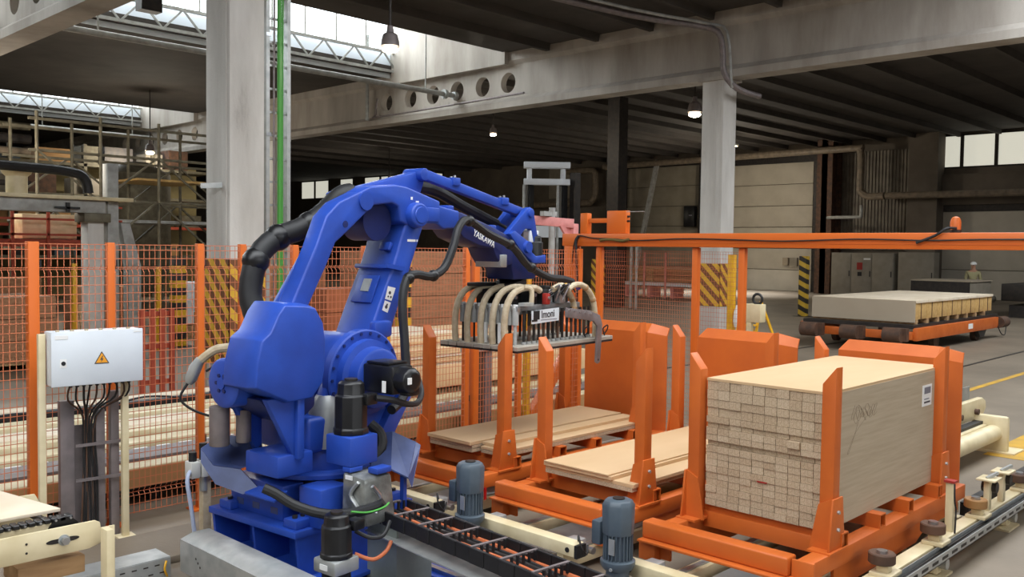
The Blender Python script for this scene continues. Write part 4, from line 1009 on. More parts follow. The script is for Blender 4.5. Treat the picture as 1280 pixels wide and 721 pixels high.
# ================================================================== FENCES
def mesh_panel(along, a0, a1, fixed, z0, z1, parent, step=.04, zs=.062, w=.0025):
    """welded wire panel with two folds; one part, too fine to pick apart"""
    b = MB()
    bends = [(z0, 0), (.2, 0), (.225, .025), (.25, 0), (1.84, 0), (1.865, .025), (1.89, 0), (z1, 0)]
    def P(a, d, z): return (a, fixed+d, z) if along == 'x' else (fixed+d, a, z)
    n = max(1, int((a1-a0)/step))
    for i in range(n+1):
        a = a0+(a1-a0)*i/n
        for k in range(len(bends)-1):
            (za, da), (zb, db) = bends[k], bends[k+1]
            o = len(b.v)
            for (z, d) in ((za, da), (zb, db)):
                b.v += [V(*P(a-w, d-w, z)), V(*P(a+w, d-w, z)), V(*P(a, d+w, z))]
            b.f += [(o, o+1, o+4, o+3), (o+1, o+2, o+5, o+4), (o+2, o, o+3, o+5)]
    z = z0+.01; rows = []
    while z < z1: rows.append(z); z += zs
    rows += [z1, .225, 1.865]
    for z in rows:
        d = .025 if z in (.225, 1.865) else 0
        o = len(b.v)
        for a in (a0, a1): b.v += [V(*P(a, d-.006, z-w)), V(*P(a, d-.006, z+w)), V(*P(a, d-.002, z))]
        b.f += [(o, o+1, o+4, o+3), (o+1, o+2, o+5, o+4), (o+2, o, o+3, o+5)]
    o = part('mesh_panel', b, MESH, parent, 0, 2, 0, None, True)
    return o
def fence_post(x, y, w, h, parent):
    p = part('post', MB().box(x-w/2, x+w/2, y-w/2, y+w/2, 0, h), ORANGE_F, parent, .004)
    part('post_foot', MB().box(x-.08, x+.08, y-.07, y+.07, 0, .012), ORANGE_F, p)
    for z in (.55, 1.9):
        part('clamp', MB().box(x+w/2, x+w/2+.018, y-.02, y+.02, z-.03, z+.03), BLACK, p)
    return p
FY = 6.6
fn = thing('safety_fence', 'long orange wire mesh fence behind the blue robot and the electrical box', 'fence', (4.2, FY, 0))
fp = [(.75, .06), (2.18, .07), (2.70, .052), (3.38, .052), (3.74, .052), (4.22, .055), (4.95, .055), (6.19, .055), (6.31, .07), (6.95, .055), (7.93, .06)]
for x, w in fp: fence_post(x, FY, w, 2.055, fn)
for (a, _), (b_, _) in zip(fp[:-1], fp[1:]):
    if b_-a > .2: mesh_panel('x', a+.03, b_-.03, FY-.02, .07, 2.04, fn)
f2 = thing('safety_fence', 'short orange wire mesh fence under the orange gantry beam, before the hazard striped column', 'fence', (8, 5.5, 0))
for y_, w in ((6.36, .065), (5.11, .065), (4.58, .065)): fence_post(8.0, y_, w, 2.08, f2)
mesh_panel('y', 5.16, 6.31, 8.02, .07, 2.04, f2, .03, .045, .0014); mesh_panel('y', 4.63, 5.06, 8.02, .07, 2.04, f2, .03, .045, .0014)
# muting gantry
gt = thing('gantry_beam', 'long orange gantry beam crossing above the carts on the right', 'gantry', (8, 3.2, 0))
gb = part('beam', MB().box(7.93, 8.07, -.7, 6.86, 2.085, 2.225), ORANGE_F, gt, .008)
part('beam_groove', MB().box(7.925, 7.93, -.7, 6.7, 2.125, 2.13), ORANGE, gb)
gp = part('gantry_post', MB().box(7.93, 8.07, 6.69, 6.83, 0, 2.085), ORANGE_F, gt, .008)
part('gantry_post', MB().box(7.93, 8.07, -.7, -.56, 0, 2.085), ORANGE_F, gt, .008)
part('gantry_brace', MB().bar((8.0, 6.76, .95), (7.35, 6.9, .03), .11, .1), ORANGE_F, gt, .006)
part('upright', MB().box(7.96, 8.04, 6.52, 6.62, 2.225, 2.455), ORANGE_F, gt, .005)
part('crossbar', MB().box(7.98, 8.02, 6.2, 6.52, 2.345, 2.395), ORANGE_F, gt, .004)
bx = part('drive_box', MB().box(7.97, 8.05, 5.99, 6.25, 2.226, 2.475), ORANGE_F, gt, .006)
part('box_rod', MB().cyl((7.98, 5.75, 2.46), (7.98, 5.99, 2.46), .005, n=6), GALV, bx)
for z in (2.36, 2.41):
    part('box_gland', MB().cyl((8.0, 5.99, z), (8.0, 5.96, z), .012, n=8), BLACK, bx)
part('looped_cable', MB().tube([(7.92, 6.7, 1.9), (7.91, 6.66, 2.12), (7.915, 6.6, 2.2), (7.915, 6.4, 2.175), (7.915, 6.1, 2.165), (7.915, 5.8, 2.15), (7.915, 5.2, 2.17), (7.915, 4.6, 2.16), (7.915, 4.1, 2.15), (7.915, 3.4, 2.17), (7.915, 2.8, 2.16), (7.915, 2.2, 2.17), (7.915, .5, 2.16)], .007, 6, 5), DARKST, gt)
part('cable_bundle', MB().tube([(7.92, 6.3, 2.15), (7.91, 6.15, 2.16), (7.915, 6.0, 2.145), (7.91, 5.9, 2.16)], .016, 6, 5), mat('olive_cable_bundle', (96, 84, 40), .6), gt)
part('cable_drop', MB().tube([(7.91, 6.6, 2.2), (7.9, 6.63, 2.14), (7.905, 6.62, 2.0), (7.9, 6.6, 1.6), (7.9, 6.62, 1.2)], .016, 8), BLACK, gt)
bc = thing('warning_beacon', 'small orange beacon lamp standing on top of the orange gantry beam', 'beacon', (8, 2.62, 2.225))
part('dome', MB().rings([((8, 2.62, 2.25), .042), ((8, 2.62, 2.32), .042), ((8, 2.62, 2.35), .03), ((8, 2.62, 2.36), .01)], 16), ORANGE, bc)
part('base', MB().cyl((8, 2.62, 2.226), (8, 2.62, 2.25), .045, n=16), DARKST, bc)
part('lead', MB().tube([(7.96, 2.6, 2.26), (7.91, 2.66, 2.26), (7.905, 2.75, 2.2), (7.905, 2.9, 2.14)], .012, 6), BLACK, bc)

# ================================================================== ELECTRICAL BOX
eb = thing('electrical_box', 'white electrical box with yellow warning triangle on two cream posts by the fence', 'electrical box', (2.45, 6.2, 0))
eb.rotation_euler.z = math.radians(-4)
ORIG[eb.name] = V(2.45, 6.2, 0)
part('enclosure', MB().box(2.165, 2.745, 6.212, 6.36, 1.112, 1.466), WHITE, eb, .006)
dr = part('door', MB().box(2.162, 2.748, 6.195, 6.21, 1.109, 1.469), WHITE, eb, .005)
part('lock', MB().cyl((2.235, 6.195, 1.262), (2.235, 6.19, 1.262), .014, n=14), BLACK, dr)
part('lock_plate', MB().box(2.215, 2.255, 6.1925, 6.195, 1.235, 1.29), WHITE_P, dr)
part('door_tag', MB().box(2.185, 2.265, 6.193, 6.195, 1.42, 1.445), WHITE_P, dr)
part('door_tag', MB().box(2.685, 2.735, 6.193, 6.195, 1.445, 1.455), WHITE_P, dr)
tx, tz, a = 2.475, 1.272, .048
tri_b = part('warning_triangle', MB().prism([(tx-a, tz-a*.55), (tx+a, tz-a*.55), (tx, tz+a*1.15)], 'y', 6.1925, 6.195), INK, dr)
part('triangle_face', MB().prism([(tx-a*.8, tz-a*.43), (tx+a*.8, tz-a*.43), (tx, tz+a*.92)], 'y', 6.1915, 6.1925), mat('warning_orange', (244, 166, 44), .5), tri_b)
part('lightning_bolt', MB().prism([(tx+.004, tz+.026), (tx-.012, tz-.002), (tx-.001, tz-.001), (tx-.006, tz-.018), (tx+.011, tz+.007), (tx+.001, tz+.006), (tx+.009, tz+.026)], 'y', 6.1905, 6.1915), INK, tri_b)
for i in range(6):
    part('top_clip', MB().box(2.2+i*.09, 2.22+i*.09, 6.22, 6.24, 1.466, 1.478), BEIGE_HOSE, eb)
for x in (2.135, 2.665):
    p = part('stand_post', MB().box(x-.02, x+.022, 6.30, 6.345, 0, 1.12 if x > 2.3 else 1.45), CREAM, eb, .003)
    part('stand_foot', MB().box(x-.06, x+.06, 6.26, 6.38, 0, .012), CREAM, p)
for i in range(10):
    x = 2.3+i*.042
    xe = 2.40+i*.011
    part('cable', MB().tube([(x, 6.27, 1.115), (x+(.008*(i % 3-1)), 6.3, 1.0), (xe+random.uniform(-.01, .01), 6.38, .86), (xe+random.uniform(-.015, .015), 6.39, .5), (xe+random.uniform(-.01, .01), 6.39, .05)], random.choice((.0065, .008)), 6, 4), BLACK if i % 4 else RUST, eb)
    part('cable_gland', MB().cyl((x, 6.27, 1.09), (x, 6.27, 1.114), .012, n=8), BLACK, eb)
for x0, x1, h in ((2.27, 2.36, .98), (2.5, 2.56, .9), (2.6, 2.655, 1.02)):
    part('cable_trunking', MB().box(x0, x1, 6.4, 6.46, 0, h), GREYTRAY, eb, .003)
part('trunking_back', MB().box(2.36, 2.5, 6.45, 6.46, 0, .8), GREYTRAY, eb)
for z in (.42, .66):
    part('tray_strap', MB().box(2.36, 2.66, 6.375, 6.385, z, z+.02), GREYTRAY, eb)
# second trunking column behind the gripper
t2 = thing('cable_trunking', 'grey upright cable trunking against the fence below the gripper', 'cable duct', (6.55, 6.8, 0))
for x0, x1 in ((6.38, 6.46), (6.5, 6.6), (6.62, 6.72)):
    part('duct', MB().box(x0, x1, 6.76, 6.84, 0, .98), GREYTRAY if x0 != 6.5 else RUST, t2, .003)
part('duct_head', MB().box(6.36, 6.74, 6.74, 6.86, .98, 1.03), GALV, t2)

# ================================================================== FOREGROUND CONVEYOR AT THE LEFT
lc = thing('chain_conveyor', 'cream chain conveyor end with a board on it at the bottom left corner', 'conveyor', (1.3, 4.9, 0))
sp = part('side_plate', MB().prism([(.2, .485), (1.83, .485), (1.885, .5), (1.895, .53), (1.885, .61), (1.86, .625), (.2, .625)], 'y', 4.75, 4.765), CREAM, lc, .004)
part('adjust_slot', MB().prism([(1.7+.045*math.cos(t)+(.035 if math.cos(t) > 0 else -.035)*1, .558+.012*math.sin(t)) for t in [i*PI/8 for i in range(16)]], 'y', 4.748, 4.75), DARKST, sp)
part('adjust_bolt', MB().cyl((1.705, 4.75, .558), (1.705, 4.715, .558), .02, n=6), STEEL, sp)
part('bolt_washer', MB().cyl((1.705, 4.75, .558), (1.705, 4.744, .558), .028, n=16), GALV, sp)
for z in (.53, .575):
    part('plate_hole', MB().cyl((1.53, 4.749, z), (1.53, 4.747, z), .006, n=8), DARKST, sp)
part('far_side_plate', MB().prism([(.2, .485), (1.78, .485), (1.8, .6), (1.77, .66), (.2, .66)], 'y', 5.35, 5.365), CREAM, lc, .004)
part('chain_guide', MB().box(.2, 1.75, 4.8, 4.84, .6, .64), CREAM, lc, .003)
for k in range(34):
    x = .55+k*.036
    l = part('chain_link', MB().box(x, x+.03, 4.79+(.004 if k % 2 else 0), 4.86-(.004 if k % 2 else 0), .642, .664), BLACK_P, lc, .004, 1)
    if k % 2: part('link_pin', MB().cyl((x+.015, 4.782, .653), (x+.015, 4.868, .653), .006, n=6), STEEL, l)
part('sprocket', MB().cyl((1.72, 4.79, .58), (1.72, 4.86, .58), .082, n=20), BLACK_P, lc)
part('sprocket_shaft', MB().cyl((1.72, 4.765, .58), (1.72, 5.35, .58), .02, n=12), DARKST, lc)
part('rear_roller', MB().rings([((1.5, 5.6, .76), .07), ((1.5, 5.8, .76), .07)], 20), BLACK, lc)
part('rear_upright', MB().box(1.6, 1.66, 5.62, 5.68, 0, .88), CREAM, lc, .005)
ep = part('end_post', MB().box(1.865, 1.9, 4.62, 4.7, 0, .6).box(1.9, 1.935, 4.69, 4.7, 0, .6), CREAM, lc, .003)
for z in (.52, .585):
    part('post_hole', MB().cyl((1.915, 4.689, z-.01), (1.915, 4.687, z-.01), .006, n=8), DARKST, ep)
part('leg', MB().box(1.0, 1.06, 4.77, 4.83, 0, .5), CREAM, lc, .004)
part('leg', MB().box(1.0, 1.06, 5.28, 5.34, 0, .5), CREAM, lc, .004)
part('bolt', MB().cyl((1.67, 4.83, .64), (1.67, 4.83, .67), .008, n=6), STEEL, lc)
part('lower_block', MB().box(1.5, 1.82, 4.78, 5.0, .36, .45), PALLETWOOD, lc, .006)
solo('board', MB().hexa([(.3, 4.89, .666), (1.74, 4.89, .666), (1.62, 5.5, .666), (.3, 5.5, .666)], [(.3, 4.89, .684), (1.74, 4.89, .684), (1.62, 5.5, .684), (.3, 5.5, .684)]), PALEBOARD, 'pale board lying on the chain conveyor at the left picture edge', 'board', bevel=.002)

# ================================================================== BEHIND THE FENCE
bcv = thing('board_conveyor', 'long low cream conveyor of parallel rails behind the orange fence', 'conveyor', (5, 8.4, 0))
part('skirt_board', MB().box(-.5, 9.8, 6.95, 6.975, .155, .30), CARTON, bcv)
part('front_rail', MB().box(-.5, 9.8, 6.98, 7.18, .27, .305), CREAM, bcv, .004)
sl = part('slotted_tray', MB().box(-.5, 9.8, 7.26, 7.62, .29, .31), GREYTRAY, bcv)
first = part('tray_slot', MB().box(-.3, -.18, 7.6, 7.63, .3105, .313), WHITE_P, sl)
copies(first, [(i*.2, 0, 0) for i in range(1, 50)])
for (a, b_, z, m) in ((7.72, 7.93, .34, CREAM), (8.1, 8.32, .36, CREAM), (8.36, 8.68, .37, PALEBOARD), (8.9, 9.22, .37, CREAM), (9.5, 9.62, .38, DARKST), (9.66, 9.86, .39, PALEBOARD)):
    part('rail', MB().box(-.5, 9.8, a, b_, z-.07, z), m, bcv, .003)
for x in (0, 1.6, 3.2, 4.8, 6.4, 8.0, 9.6):
    part('leg_frame', MB().box(x, x+.08, 7.1, 9.85, .0, .22), DARKST, bcv)
part('shade_pan', MB().box(-.5, 9.8, 7.1, 9.85, .1, .11), DARKST, bcv)  # dark sheet standing in for the shadow between the rails
part('cable', MB().tube([(2.2, 9.3, .39), (2.9, 9.35, .42), (3.6, 9.25, .4), (4.2, 9.4, .44), (4.6, 9.3, .4)], .012, 6), BLACK, bcv)
# big pale board stack on it
ws = thing('pale_board_stack', 'wide stack of pale boards lying on the conveyor behind the fence, right of the robot', 'board stack', (7.6, 9.5, .4))
part('lower_pack', MB().box(5.9, 9.9, 8.02, 9.9, .4, .66), CHIP, ws, .003)
z = .662
for i in range(8):
    o = random.uniform(-.015, .015)
    part('board', MB().box(5.9+o, 8.9+o+(.05*i % .2), 8.02+o+(0 if i < 6 else .35), 9.9+o, z, z+.03), CHIP if i % 3 else PALEBOARD, ws, .002, 1); z += .033
part('board', MB().box(6.2, 8.2, 8.9, 9.9, z, z+.02), PALEBOARD, ws)
for x in (6.2, 7.4, 8.6, 9.6):
    part('bearer', MB().box(x, x+.1, 8.03, 9.9, .392, .4), PALLETWOOD, ws)
# taller stacks farther back
def crate(name, label, x0, x1, y0, y1, z0, z1, m, n, group=None):
    t = thing(name, label, 'board stack', ((x0+x1)/2, (y0+y1)/2, z0), group)
    nb = max(3, int((x1-x0)/.55))
    for i in range(nb):
        xx = x0+(x1-x0-.1)*i/(nb-1)
        part('pallet_block', MB().box(xx, xx+.1, y0+.02, y1-.02, z0, z0+.1), PALLETWOOD, t)
    part('pallet_deck', MB().box(x0, x1, y0, y1, z0+.1, z0+.13), PALLETWOOD, t)
    h = (z1-z0-.13)/n
    for i in range(n):
        o = random.uniform(-.02, .02)
        part('board_pack', MB().box(x0+.02+o, x1-.02+o, y0+.02, y1-.02, z0+.13+i*h+.004, z0+.13+(i+1)*h-.006), m, t, .004, 1)
    return t
OB = mat('orange_brown_board', (178, 104, 66), .75, 0, (158, 88, 54), 4)
crate('board_stack', 'tall brown stack behind the robot wrist, right of the yellow black post', 9.2, 11.2, 11.5, 13, 0, 1.98, BROWNBOARD, 5)
crate('board_stack', 'brown stack showing between the robot arms, left of the yellow black post', 7.3, 9.1, 13.2, 14.5, 0, 1.72, BROWNBOARD, 4)
crate('board_stack', 'low orange brown stack seen between the robot arms below the brown stack', 8.2, 9.1, 11.9, 12.6, .5, 1.38, OB, 2)
solo('stack_base', MB().box(8.0, 9.2, 11.8, 12.7, 0, .499), DARKST, 'dark low base below the orange brown stack', 'base')
crate('board_stack', 'long board stack on pallet at the left picture edge behind the fence', 3.4, 5.55, 15.6, 17.0, 0, 1.18, BROWNBOARD, 3)
crate('board_stack', 'brown stack of two packs behind the electrical box, left of yellow pole', 7.7, 8.9, 20.2, 21.4, 0, 1.1, BROWNBOARD, 3)
crate('board_stack', 'small brown stack beside the leaning planks behind the electrical box', 6.0, 7.0, 20.5, 21.6, 0, 1.3, BROWNBOARD, 3)
crate('board_stack', 'far pile of packs under the crane bridge at left', 3.4, 4.9, 19.6, 20.8, 0, 1.4, BROWNBOARD, 3)
lp = thing('leaning_planks', 'few brown planks leaning behind the electrical box', 'planks', (7.3, 19, 0))
for i in range(4):
    part('plank', MB().bar((7.0+i*.11, 18.6, .02), (7.3+i*.11, 19.6, .75), .09, .03), PALLETWOOD, lp)
def pole(label, x, y, w, h, m, cat='post', name='guard_post', group=None, base=True):
    t = thing(name, label, cat, (x, y, 0), group)
    part('post_body', MB().box(x-w/2, x+w/2, y-w/2, y+w/2, .012, h), m, t, .006)
    part('base_plate', MB().box(x-w, x+w, y-w, y+w, 0, .012), DARKST, t)
    return t
pole('yellow post with dark bands behind the fence, left of the big column', 8.5, 17.5, .24, 1.75, HAZ_H)
pole('yellow post with dark bands behind the robot forearm', 8.42, 10.3, .17, 1.98, HAZ_H)
pole('yellow black banded post far right before the pale gate', 27.4, 13.5, .24, 1.92, stripes('yellow_black_slanted_bands', (196, 160, 50), (40, 36, 32), 3.2, (.2, -.5, 1)))
pole('slim yellow post standing left of the yellow banded post behind the fence', 7.87, 17.0, .08, 1.6, YELLOW)
pole('slim yellow post behind the fence at far left', 6.32, 17.0, .08, 1.68, YELLOW)
yp = pole('yellow post with black clips just left of the big concrete column foot', 8.55, 15.8, .14, 1.62, YELLOW)
for z in (.75, 1.2): part('clip', MB().box(8.46, 8.479, 15.75, 15.8, z, z+.12), BLACK, yp)
pole('yellow post standing behind the fence between robot and carts', 5.35, 6.85, .1, 1.62, YELLOW)
pole('yellow post before the hazard striped right column', 16.6, 9.75, .13, 1.98, YELLOW)
yb = pole('yellow post with chrome cap right of the robot wrist', 7.35, 6.85, .065, 1.9, YELLOW)
part('cap', MB().cyl((7.35, 6.85, 1.9), (7.35, 6.85, 2.0), .03, n=12), STEEL, yb)
wb_ = thing('white_container', 'white square container standing behind the yellow banded post at left', 'container', (9.5, 19, 0))
part('tank', MB().box(9.3, 9.95, 18.8, 19.4, .3, 1.22), WHITE, wb_, .05)
part('cage_base', MB().box(9.3, 9.95, 18.8, 19.4, 0, .28), PALLETWOOD, wb_)
rf = thing('red_brown_frame', 'dark red slatted frame leaning by the fence left of the robot hose', 'frame', (4.6, 8.0, 0))
rf.location = (5.6, 12.2, 0); ORIG[rf.name] = V(5.6, 12.2, 0)
for i in range(4): part('upright', MB().box(5.4+i*.14, 5.46+i*.14, 12.2, 12.26, 0, 1.15), REDRACK, rf)
for z in (.1, .6, 1.05): part('crosspiece', MB().box(5.4, 5.9, 12.26, 12.3, z, z+.07), REDRACK, rf)

# crane bridge and machinery at the upper left
cb = thing('crane_bridge', 'pale grey bridge machine on heavy posts behind the fence at far left', 'machine', (6, 18, 0))
part('bridge_beam', MB().box(1.5, 7.25, 17.9, 18.3, 2.62, 2.86), PIPE, cb, .01)
part('bridge_top', MB().box(1.5, 7.75, 17.8, 18.35, 2.86, 2.93), CREAM, cb, .006)
part('heavy_post', MB().box(6.95, 7.25, 18.0, 18.35, 0, 2.6), CONC, cb, .01)
part('post_head', MB().box(6.85, 7.35, 17.9, 18.4, 2.45, 2.62), SCAFF, cb, .01)
part('second_post', MB().box(7.35, 7.56, 18.05, 18.3, 0, 3.6), PIPE, cb, .006)
part('gusset_foot', MB().prism([(7.6, 2.45), (7.78, 2.45), (8.0, 1.6), (8.0, 0), (7.75, 0), (7.75, 1.6)], 'y', 18.05, 18.3), PIPE, cb)
part('swivel', MB().cyl((5.7, 18, 2.93), (5.7, 18, 3.35), .18, n=16), CREAM, cb)
part('swivel_head', MB().ball((5.7, 18, 3.35), .26, 16, 8, .6), CREAM, cb)
part('black_pipe', MB().tube([(1.5, 17.7, 3.45), (5.5, 17.7, 3.4), (6.5, 17.7, 3.36), (6.78, 17.7, 3.25), (6.85, 17.7, 2.98)], .09, 10), BLACK, cb)
part('handle', MB().box(6.3, 6.75, 17.84, 17.88, 2.68, 2.72), BLACK, cb)
part('handle', MB().box(6.5, 6.57, 17.84, 17.88, 2.62, 2.8), BLACK, cb)
rl = thing('red_railing', 'dark red railing platform below the bridge machine at far left', 'railing', (6, 22, 0))
for i in range(7):
    part('baluster', MB().box(4.6+i*.75, 4.66+i*.75, 22, 22.06, 0, 2.9), REDRACK, rl)
for z in (2.2, 2.55, 2.87): part('handrail', MB().box(4.3, 9.3, 22, 22.05, z, z+.05), REDRACK, rl)
part('platform', MB().box(4.2, 9.4, 22.06, 23.4, 1.95, 2.12), REDRACK, rl)
part('platform_machine', MB().box(5, 6.2, 22.4, 23.2, 2.13, 2.75), GREYCAB, rl, .02)
part('platform_machine', MB().box(7.2, 8.4, 22.4, 23.2, 2.13, 2.7), CREAM, rl, .02)
sc_ = thing('steel_scaffold', 'tall dull steel scaffold of posts and diagonal braces behind the fence at left', 'scaffold', (11, 26, 0))
for x in (8.4, 10.0, 11.6, 13.2, 14.6):
    for yy in (25.0, 27.0):
        part('scaffold_post', MB().cyl((x, yy, 0), (x, yy, 5.4), .045, n=8), SCAFF, sc_)
for z in (1.9, 3.2, 4.4, 5.2):
    part('ledger', MB().bar((8.2, 25, z), (14.8, 25, z), .07), SCAFF, sc_)
    part('ledger', MB().bar((8.2, 27, z), (14.8, 27, z), .07), SCAFF, sc_)
for i, x in enumerate((8.4, 10.0, 11.6, 13.2)):
    for (za, zb) in ((1.9, 3.2), (3.2, 4.4)):
        part('brace', MB().bar((x, 24.95, za if i % 2 else zb), (x+1.5, 24.95, zb if i % 2 else za), .05), SCAFF, sc_)
        part('brace', MB().bar((x, 27.05, zb if i % 2 else za), (x+1.5, 27.05, za if i % 2 else zb), .05), SCAFF, sc_)
part('deck', MB().box(8.3, 14.7, 25, 27, 2.62, 2.7), PIPE, sc_)
part('deck', MB().box(11.0, 13.0, 25, 27, 3.8, 3.86), YELWOOD, sc_)
sc2 = thing('pipe_rack', 'dark pipe rack with long pipes high at the left picture edge', 'pipe rack', (4, 28, 0))
for x in (-1, 3, 7.2):
    part('rack_post', MB().box(x, x+.2, 28, 28.2, 0, 5.6), SCAFF, sc2)
for (z, r, m) in ((5.3, .1, SCAFF), (4.95, .14, DARKST), (4.6, .1, BROWNPIPE), (4.1, .16, PIPE), (3.7, .08, DARKST)):
    part('rack_pipe', MB().cyl((-2, 27.9, z), (9.2, 27.9, z), r, n=10), m, sc2)
part('red_beam', MB().box(-2, 6.5, 28.6, 28.8, 4.3, 4.6), REDRACK, sc2)
for i in range(5):
    part('rack_brace', MB().bar((-1+i*1.7, 28.1, 4.2), (.4+i*1.7, 28.1, 5.5), .06), SCAFF, sc2)
def vat(label, x, y, r, h):
    t = thing('storage_silo', label, 'silo', (x, y, 0))
    part('shell', MB().rings([((x, y, .4), r*.6), ((x, y, 1.2), r), ((x, y, h), r), ((x, y, h+.4), r*.4)], 20), SCAFF, t)
    for a in range(3):
        part('silo_leg', MB().cyl((x+r*.8*math.cos(a*2.1), y+r*.8*math.sin(a*2.1), 0), (x+r*.8*math.cos(a*2.1), y+r*.8*math.sin(a*2.1), 1.3), .07, n=8), SCAFF, t)
vat('dull round silo behind the scaffold at left', 13.6, 31, 1.1, 4.4)
vat('dull round silo behind the pipe rack at far left', 6.8, 32.2, 1.2, 4.8)
sr = thing('storage_rack', 'deep storage rack with crates on shelves before the yellowish partition at far left', 'rack', (9, 34.5, 0))
for x in (-2, 0.5, 3, 5.5, 8, 10.5, 13, 15.5, 17.8):
    part('rack_upright', MB().box(x, x+.12, 34.0, 34.12, 0, 5.6), SCAFF, sr)
for z in (1.5, 2.6, 3.7, 4.8):
    part('rack_shelf', MB().box(-2, 17.9, 34.0, 35.2, z, z+.1), REDRACK if z in (2.6,) else SCAFF, sr)
random.seed(11)
cm = (CARTON, RUST, GREYCAB, DARKST, SCAFF, BROWNBOARD, MOTOR)
for z in (1.6, 2.7, 3.8, 4.9):
    x = -1.6
    while x < 17:
        w = random.uniform(.5, 1.1); hgt = random.uniform(.35, .85)
        part('stored_crate', MB().box(x, x+w, 34.15, 35.0, z, z+hgt), random.choice(cm), sr)
        x += w+random.uniform(.1, .9)
struct('wall_partition', MB().box(-8, 18.4, 36.2, 36.4, 0, 5.2), WALLYEL)

# ================================================================== MIDDLE AND RIGHT BACKGROUND
tw = thing('white_press_frame', 'white topped black press frame rising behind the robot wrist', 'press', (18, 16, 0))
cxt, cyt = V(17.55, 16.55, 0), V(18.4, 15.68, 0)
dirt = (cyt-cxt).normalized()
part('top_beam', MB().bar(cxt+V(0, 0, 4.24), cyt+V(0, 0, 4.24), .3, .16), WHITE, tw, .01)
part('second_beam', MB().bar(cxt+V(0, 0, 3.8), cyt+V(0, 0, 3.8), .3, .16), WHITE, tw, .01)
for t in (.12, .85):
    q = cxt.lerp(cyt, t)
    part('spacer', MB().cyl(q+V(0, 0, 3.88), q+V(0, 0, 4.16), .07, n=12), WHITE, tw)
    part('column', MB().box(q.x-.09, q.x+.09, q.y-.09, q.y+.09, 0, 3.72), BLACK_P, tw)
    q2 = q-dirt*.14-V(.1, .1, 0)
    part('guide_rod', MB().cyl(q2+V(0, 0, 1.2), q2+V(0, 0, 3.72), .035, n=8), PIPE, tw)
q = cyt+dirt*.14
part('mast', MB().box(q.x-.1, q.x+.1, q.y-.1, q.y+.1, 0, 4.05), DARKST, tw)
part('cross_head', MB().bar(cxt+V(0, 0, 2.5), cyt+V(0, 0, 2.5), .25, .3), WHITE, tw)
pk = thing('pink_machine_frame', 'pink painted machine frame standing just left of the orange gantry post', 'machine', (10.5, 9.3, 0))
part('top_beam', MB().bar((10.2, 9.65, 2.5), (10.75, 9.07, 2.44), .12, .14), PINK, pk, .01)
part('leg', MB().bar((10.78, 9.1, 2.44), (10.72, 9.1, 0), .12), PINK, pk, .01)
part('leg', MB().bar((10.15, 9.7, 2.46), (10.15, 9.7, 0), .12), PINK, pk, .01)
part('riser', MB().cyl((10.52, 9.31, 1.6), (10.52, 9.31, 2.68), .05, n=10), PIPE, pk)
part('riser_head', MB().box(10.3, 10.6, 9.28, 9.36, 2.55, 2.62), PIPE, pk)
part('corner_plate', MB().prism([(10.5, 2.4), (10.75, 2.4), (10.75, 1.9), (10.68, 2.2)], 'y', 9.12, 9.16), PINK, pk)
bs = thing('outdoor_board_rack', 'low far rack of brown boards with white roller bed left of the right column', 'rack', (33, 22.6, 0))
part('roller_bed', MB().box(32.6, 33.6, 20.6, 24.6, .52, .66), WHITE, bs)
for yy in (20.8, 22, 23.2, 24.4): part('bed_leg', MB().box(32.7, 33.5, yy, yy+.15, 0, .52), PINK, bs)
for i, (a, b_, z) in enumerate(((21.0, 23.0, .68), (21.0, 23.0, .98), (22.4, 24.3, .68), (22.4, 24.3, 1.0))):
    part('board_pack', MB().box(32.7, 33.5, a if i < 2 else 23.05, b_, z, z+.27), BROWNBOARD if i < 2 else PALLETWOOD, bs, .01)
for yy in (20.9, 22.3, 23.4, 24.8): part('stake', MB().box(32.55, 32.62, yy, yy+.07, 0, 1.95), PINK, bs)
hz = thing('striped_steel_column', 'distant steel column with brown striped guard behind the short fence', 'column', (26, 20, 0))
part('column_body', MB().box(25.6, 26.1, 19.6, 20.1, 0, 7.4), DARKST, hz)
part('striped_guard', MB().box(25.3, 25.7, 20.15, 20.5, .1, 1.7), HAZ_C, hz)
for (x, yy, lab) in ((25.0, 20.9, 'slim pale pole left of the striped guard behind the short fence'), (25.9, 19.2, 'slim pale pole just right of the dark column behind the short fence'), (25.4, 18.6, 'slim pale pole farthest right of the dark column, before the board rack')):
    pole(lab, x, yy, .07, 2.6, PIPE, 'pole', 'pale_pole', 'pale poles behind the short fence')
tr_ = thing('transfer_trolley', 'orange rail trolley carrying a broad pale board stack at right', 'trolley', (21.5, 8.2, 0))
part('deck', MB().box(19.1, 24.6, 7.0, 9.4, .5, .58), DARKST, tr_)
part('side_frame', MB().box(19.1, 24.4, 6.92, 7.02, .26, .52), ORANGE, tr_, .01)
part('side_frame', MB().box(19.1, 24.4, 9.36, 9.46, .26, .52), ORANGE, tr_, .01)
part('end_frame', MB().box(19.0, 19.1, 7.0, 9.4, .28, .45), ORANGE, tr_, .01)
for yy in (7.3, 8.2, 9.1):
    a = part('buffer_unit', MB().cyl((18.8, yy-.18, .38), (18.8, yy+.18, .38), .15, n=14), RUST, tr_)
    part('buffer_plate', MB().box(18.85, 19.0, yy-.25, yy+.25, .25, .52), RUST, a)
for x in (20.6, 23.3):
    for yy in (7.12, 9.3):
        part('wheel', MB().cyl((x, yy-.06, .165), (x, yy+.06, .165), .165, n=18), RUST, tr_)
part('axle_box', MB().prism([(23.0, .26), (23.6, .26), (23.45, .1), (23.15, .1)], 'y', 6.95, 7.05), DARKST, tr_)
part('drive_motor', MB().cyl((24.5, 6.95, .38), (25.0, 6.95, .38), .14, n=14), RUST, tr_)
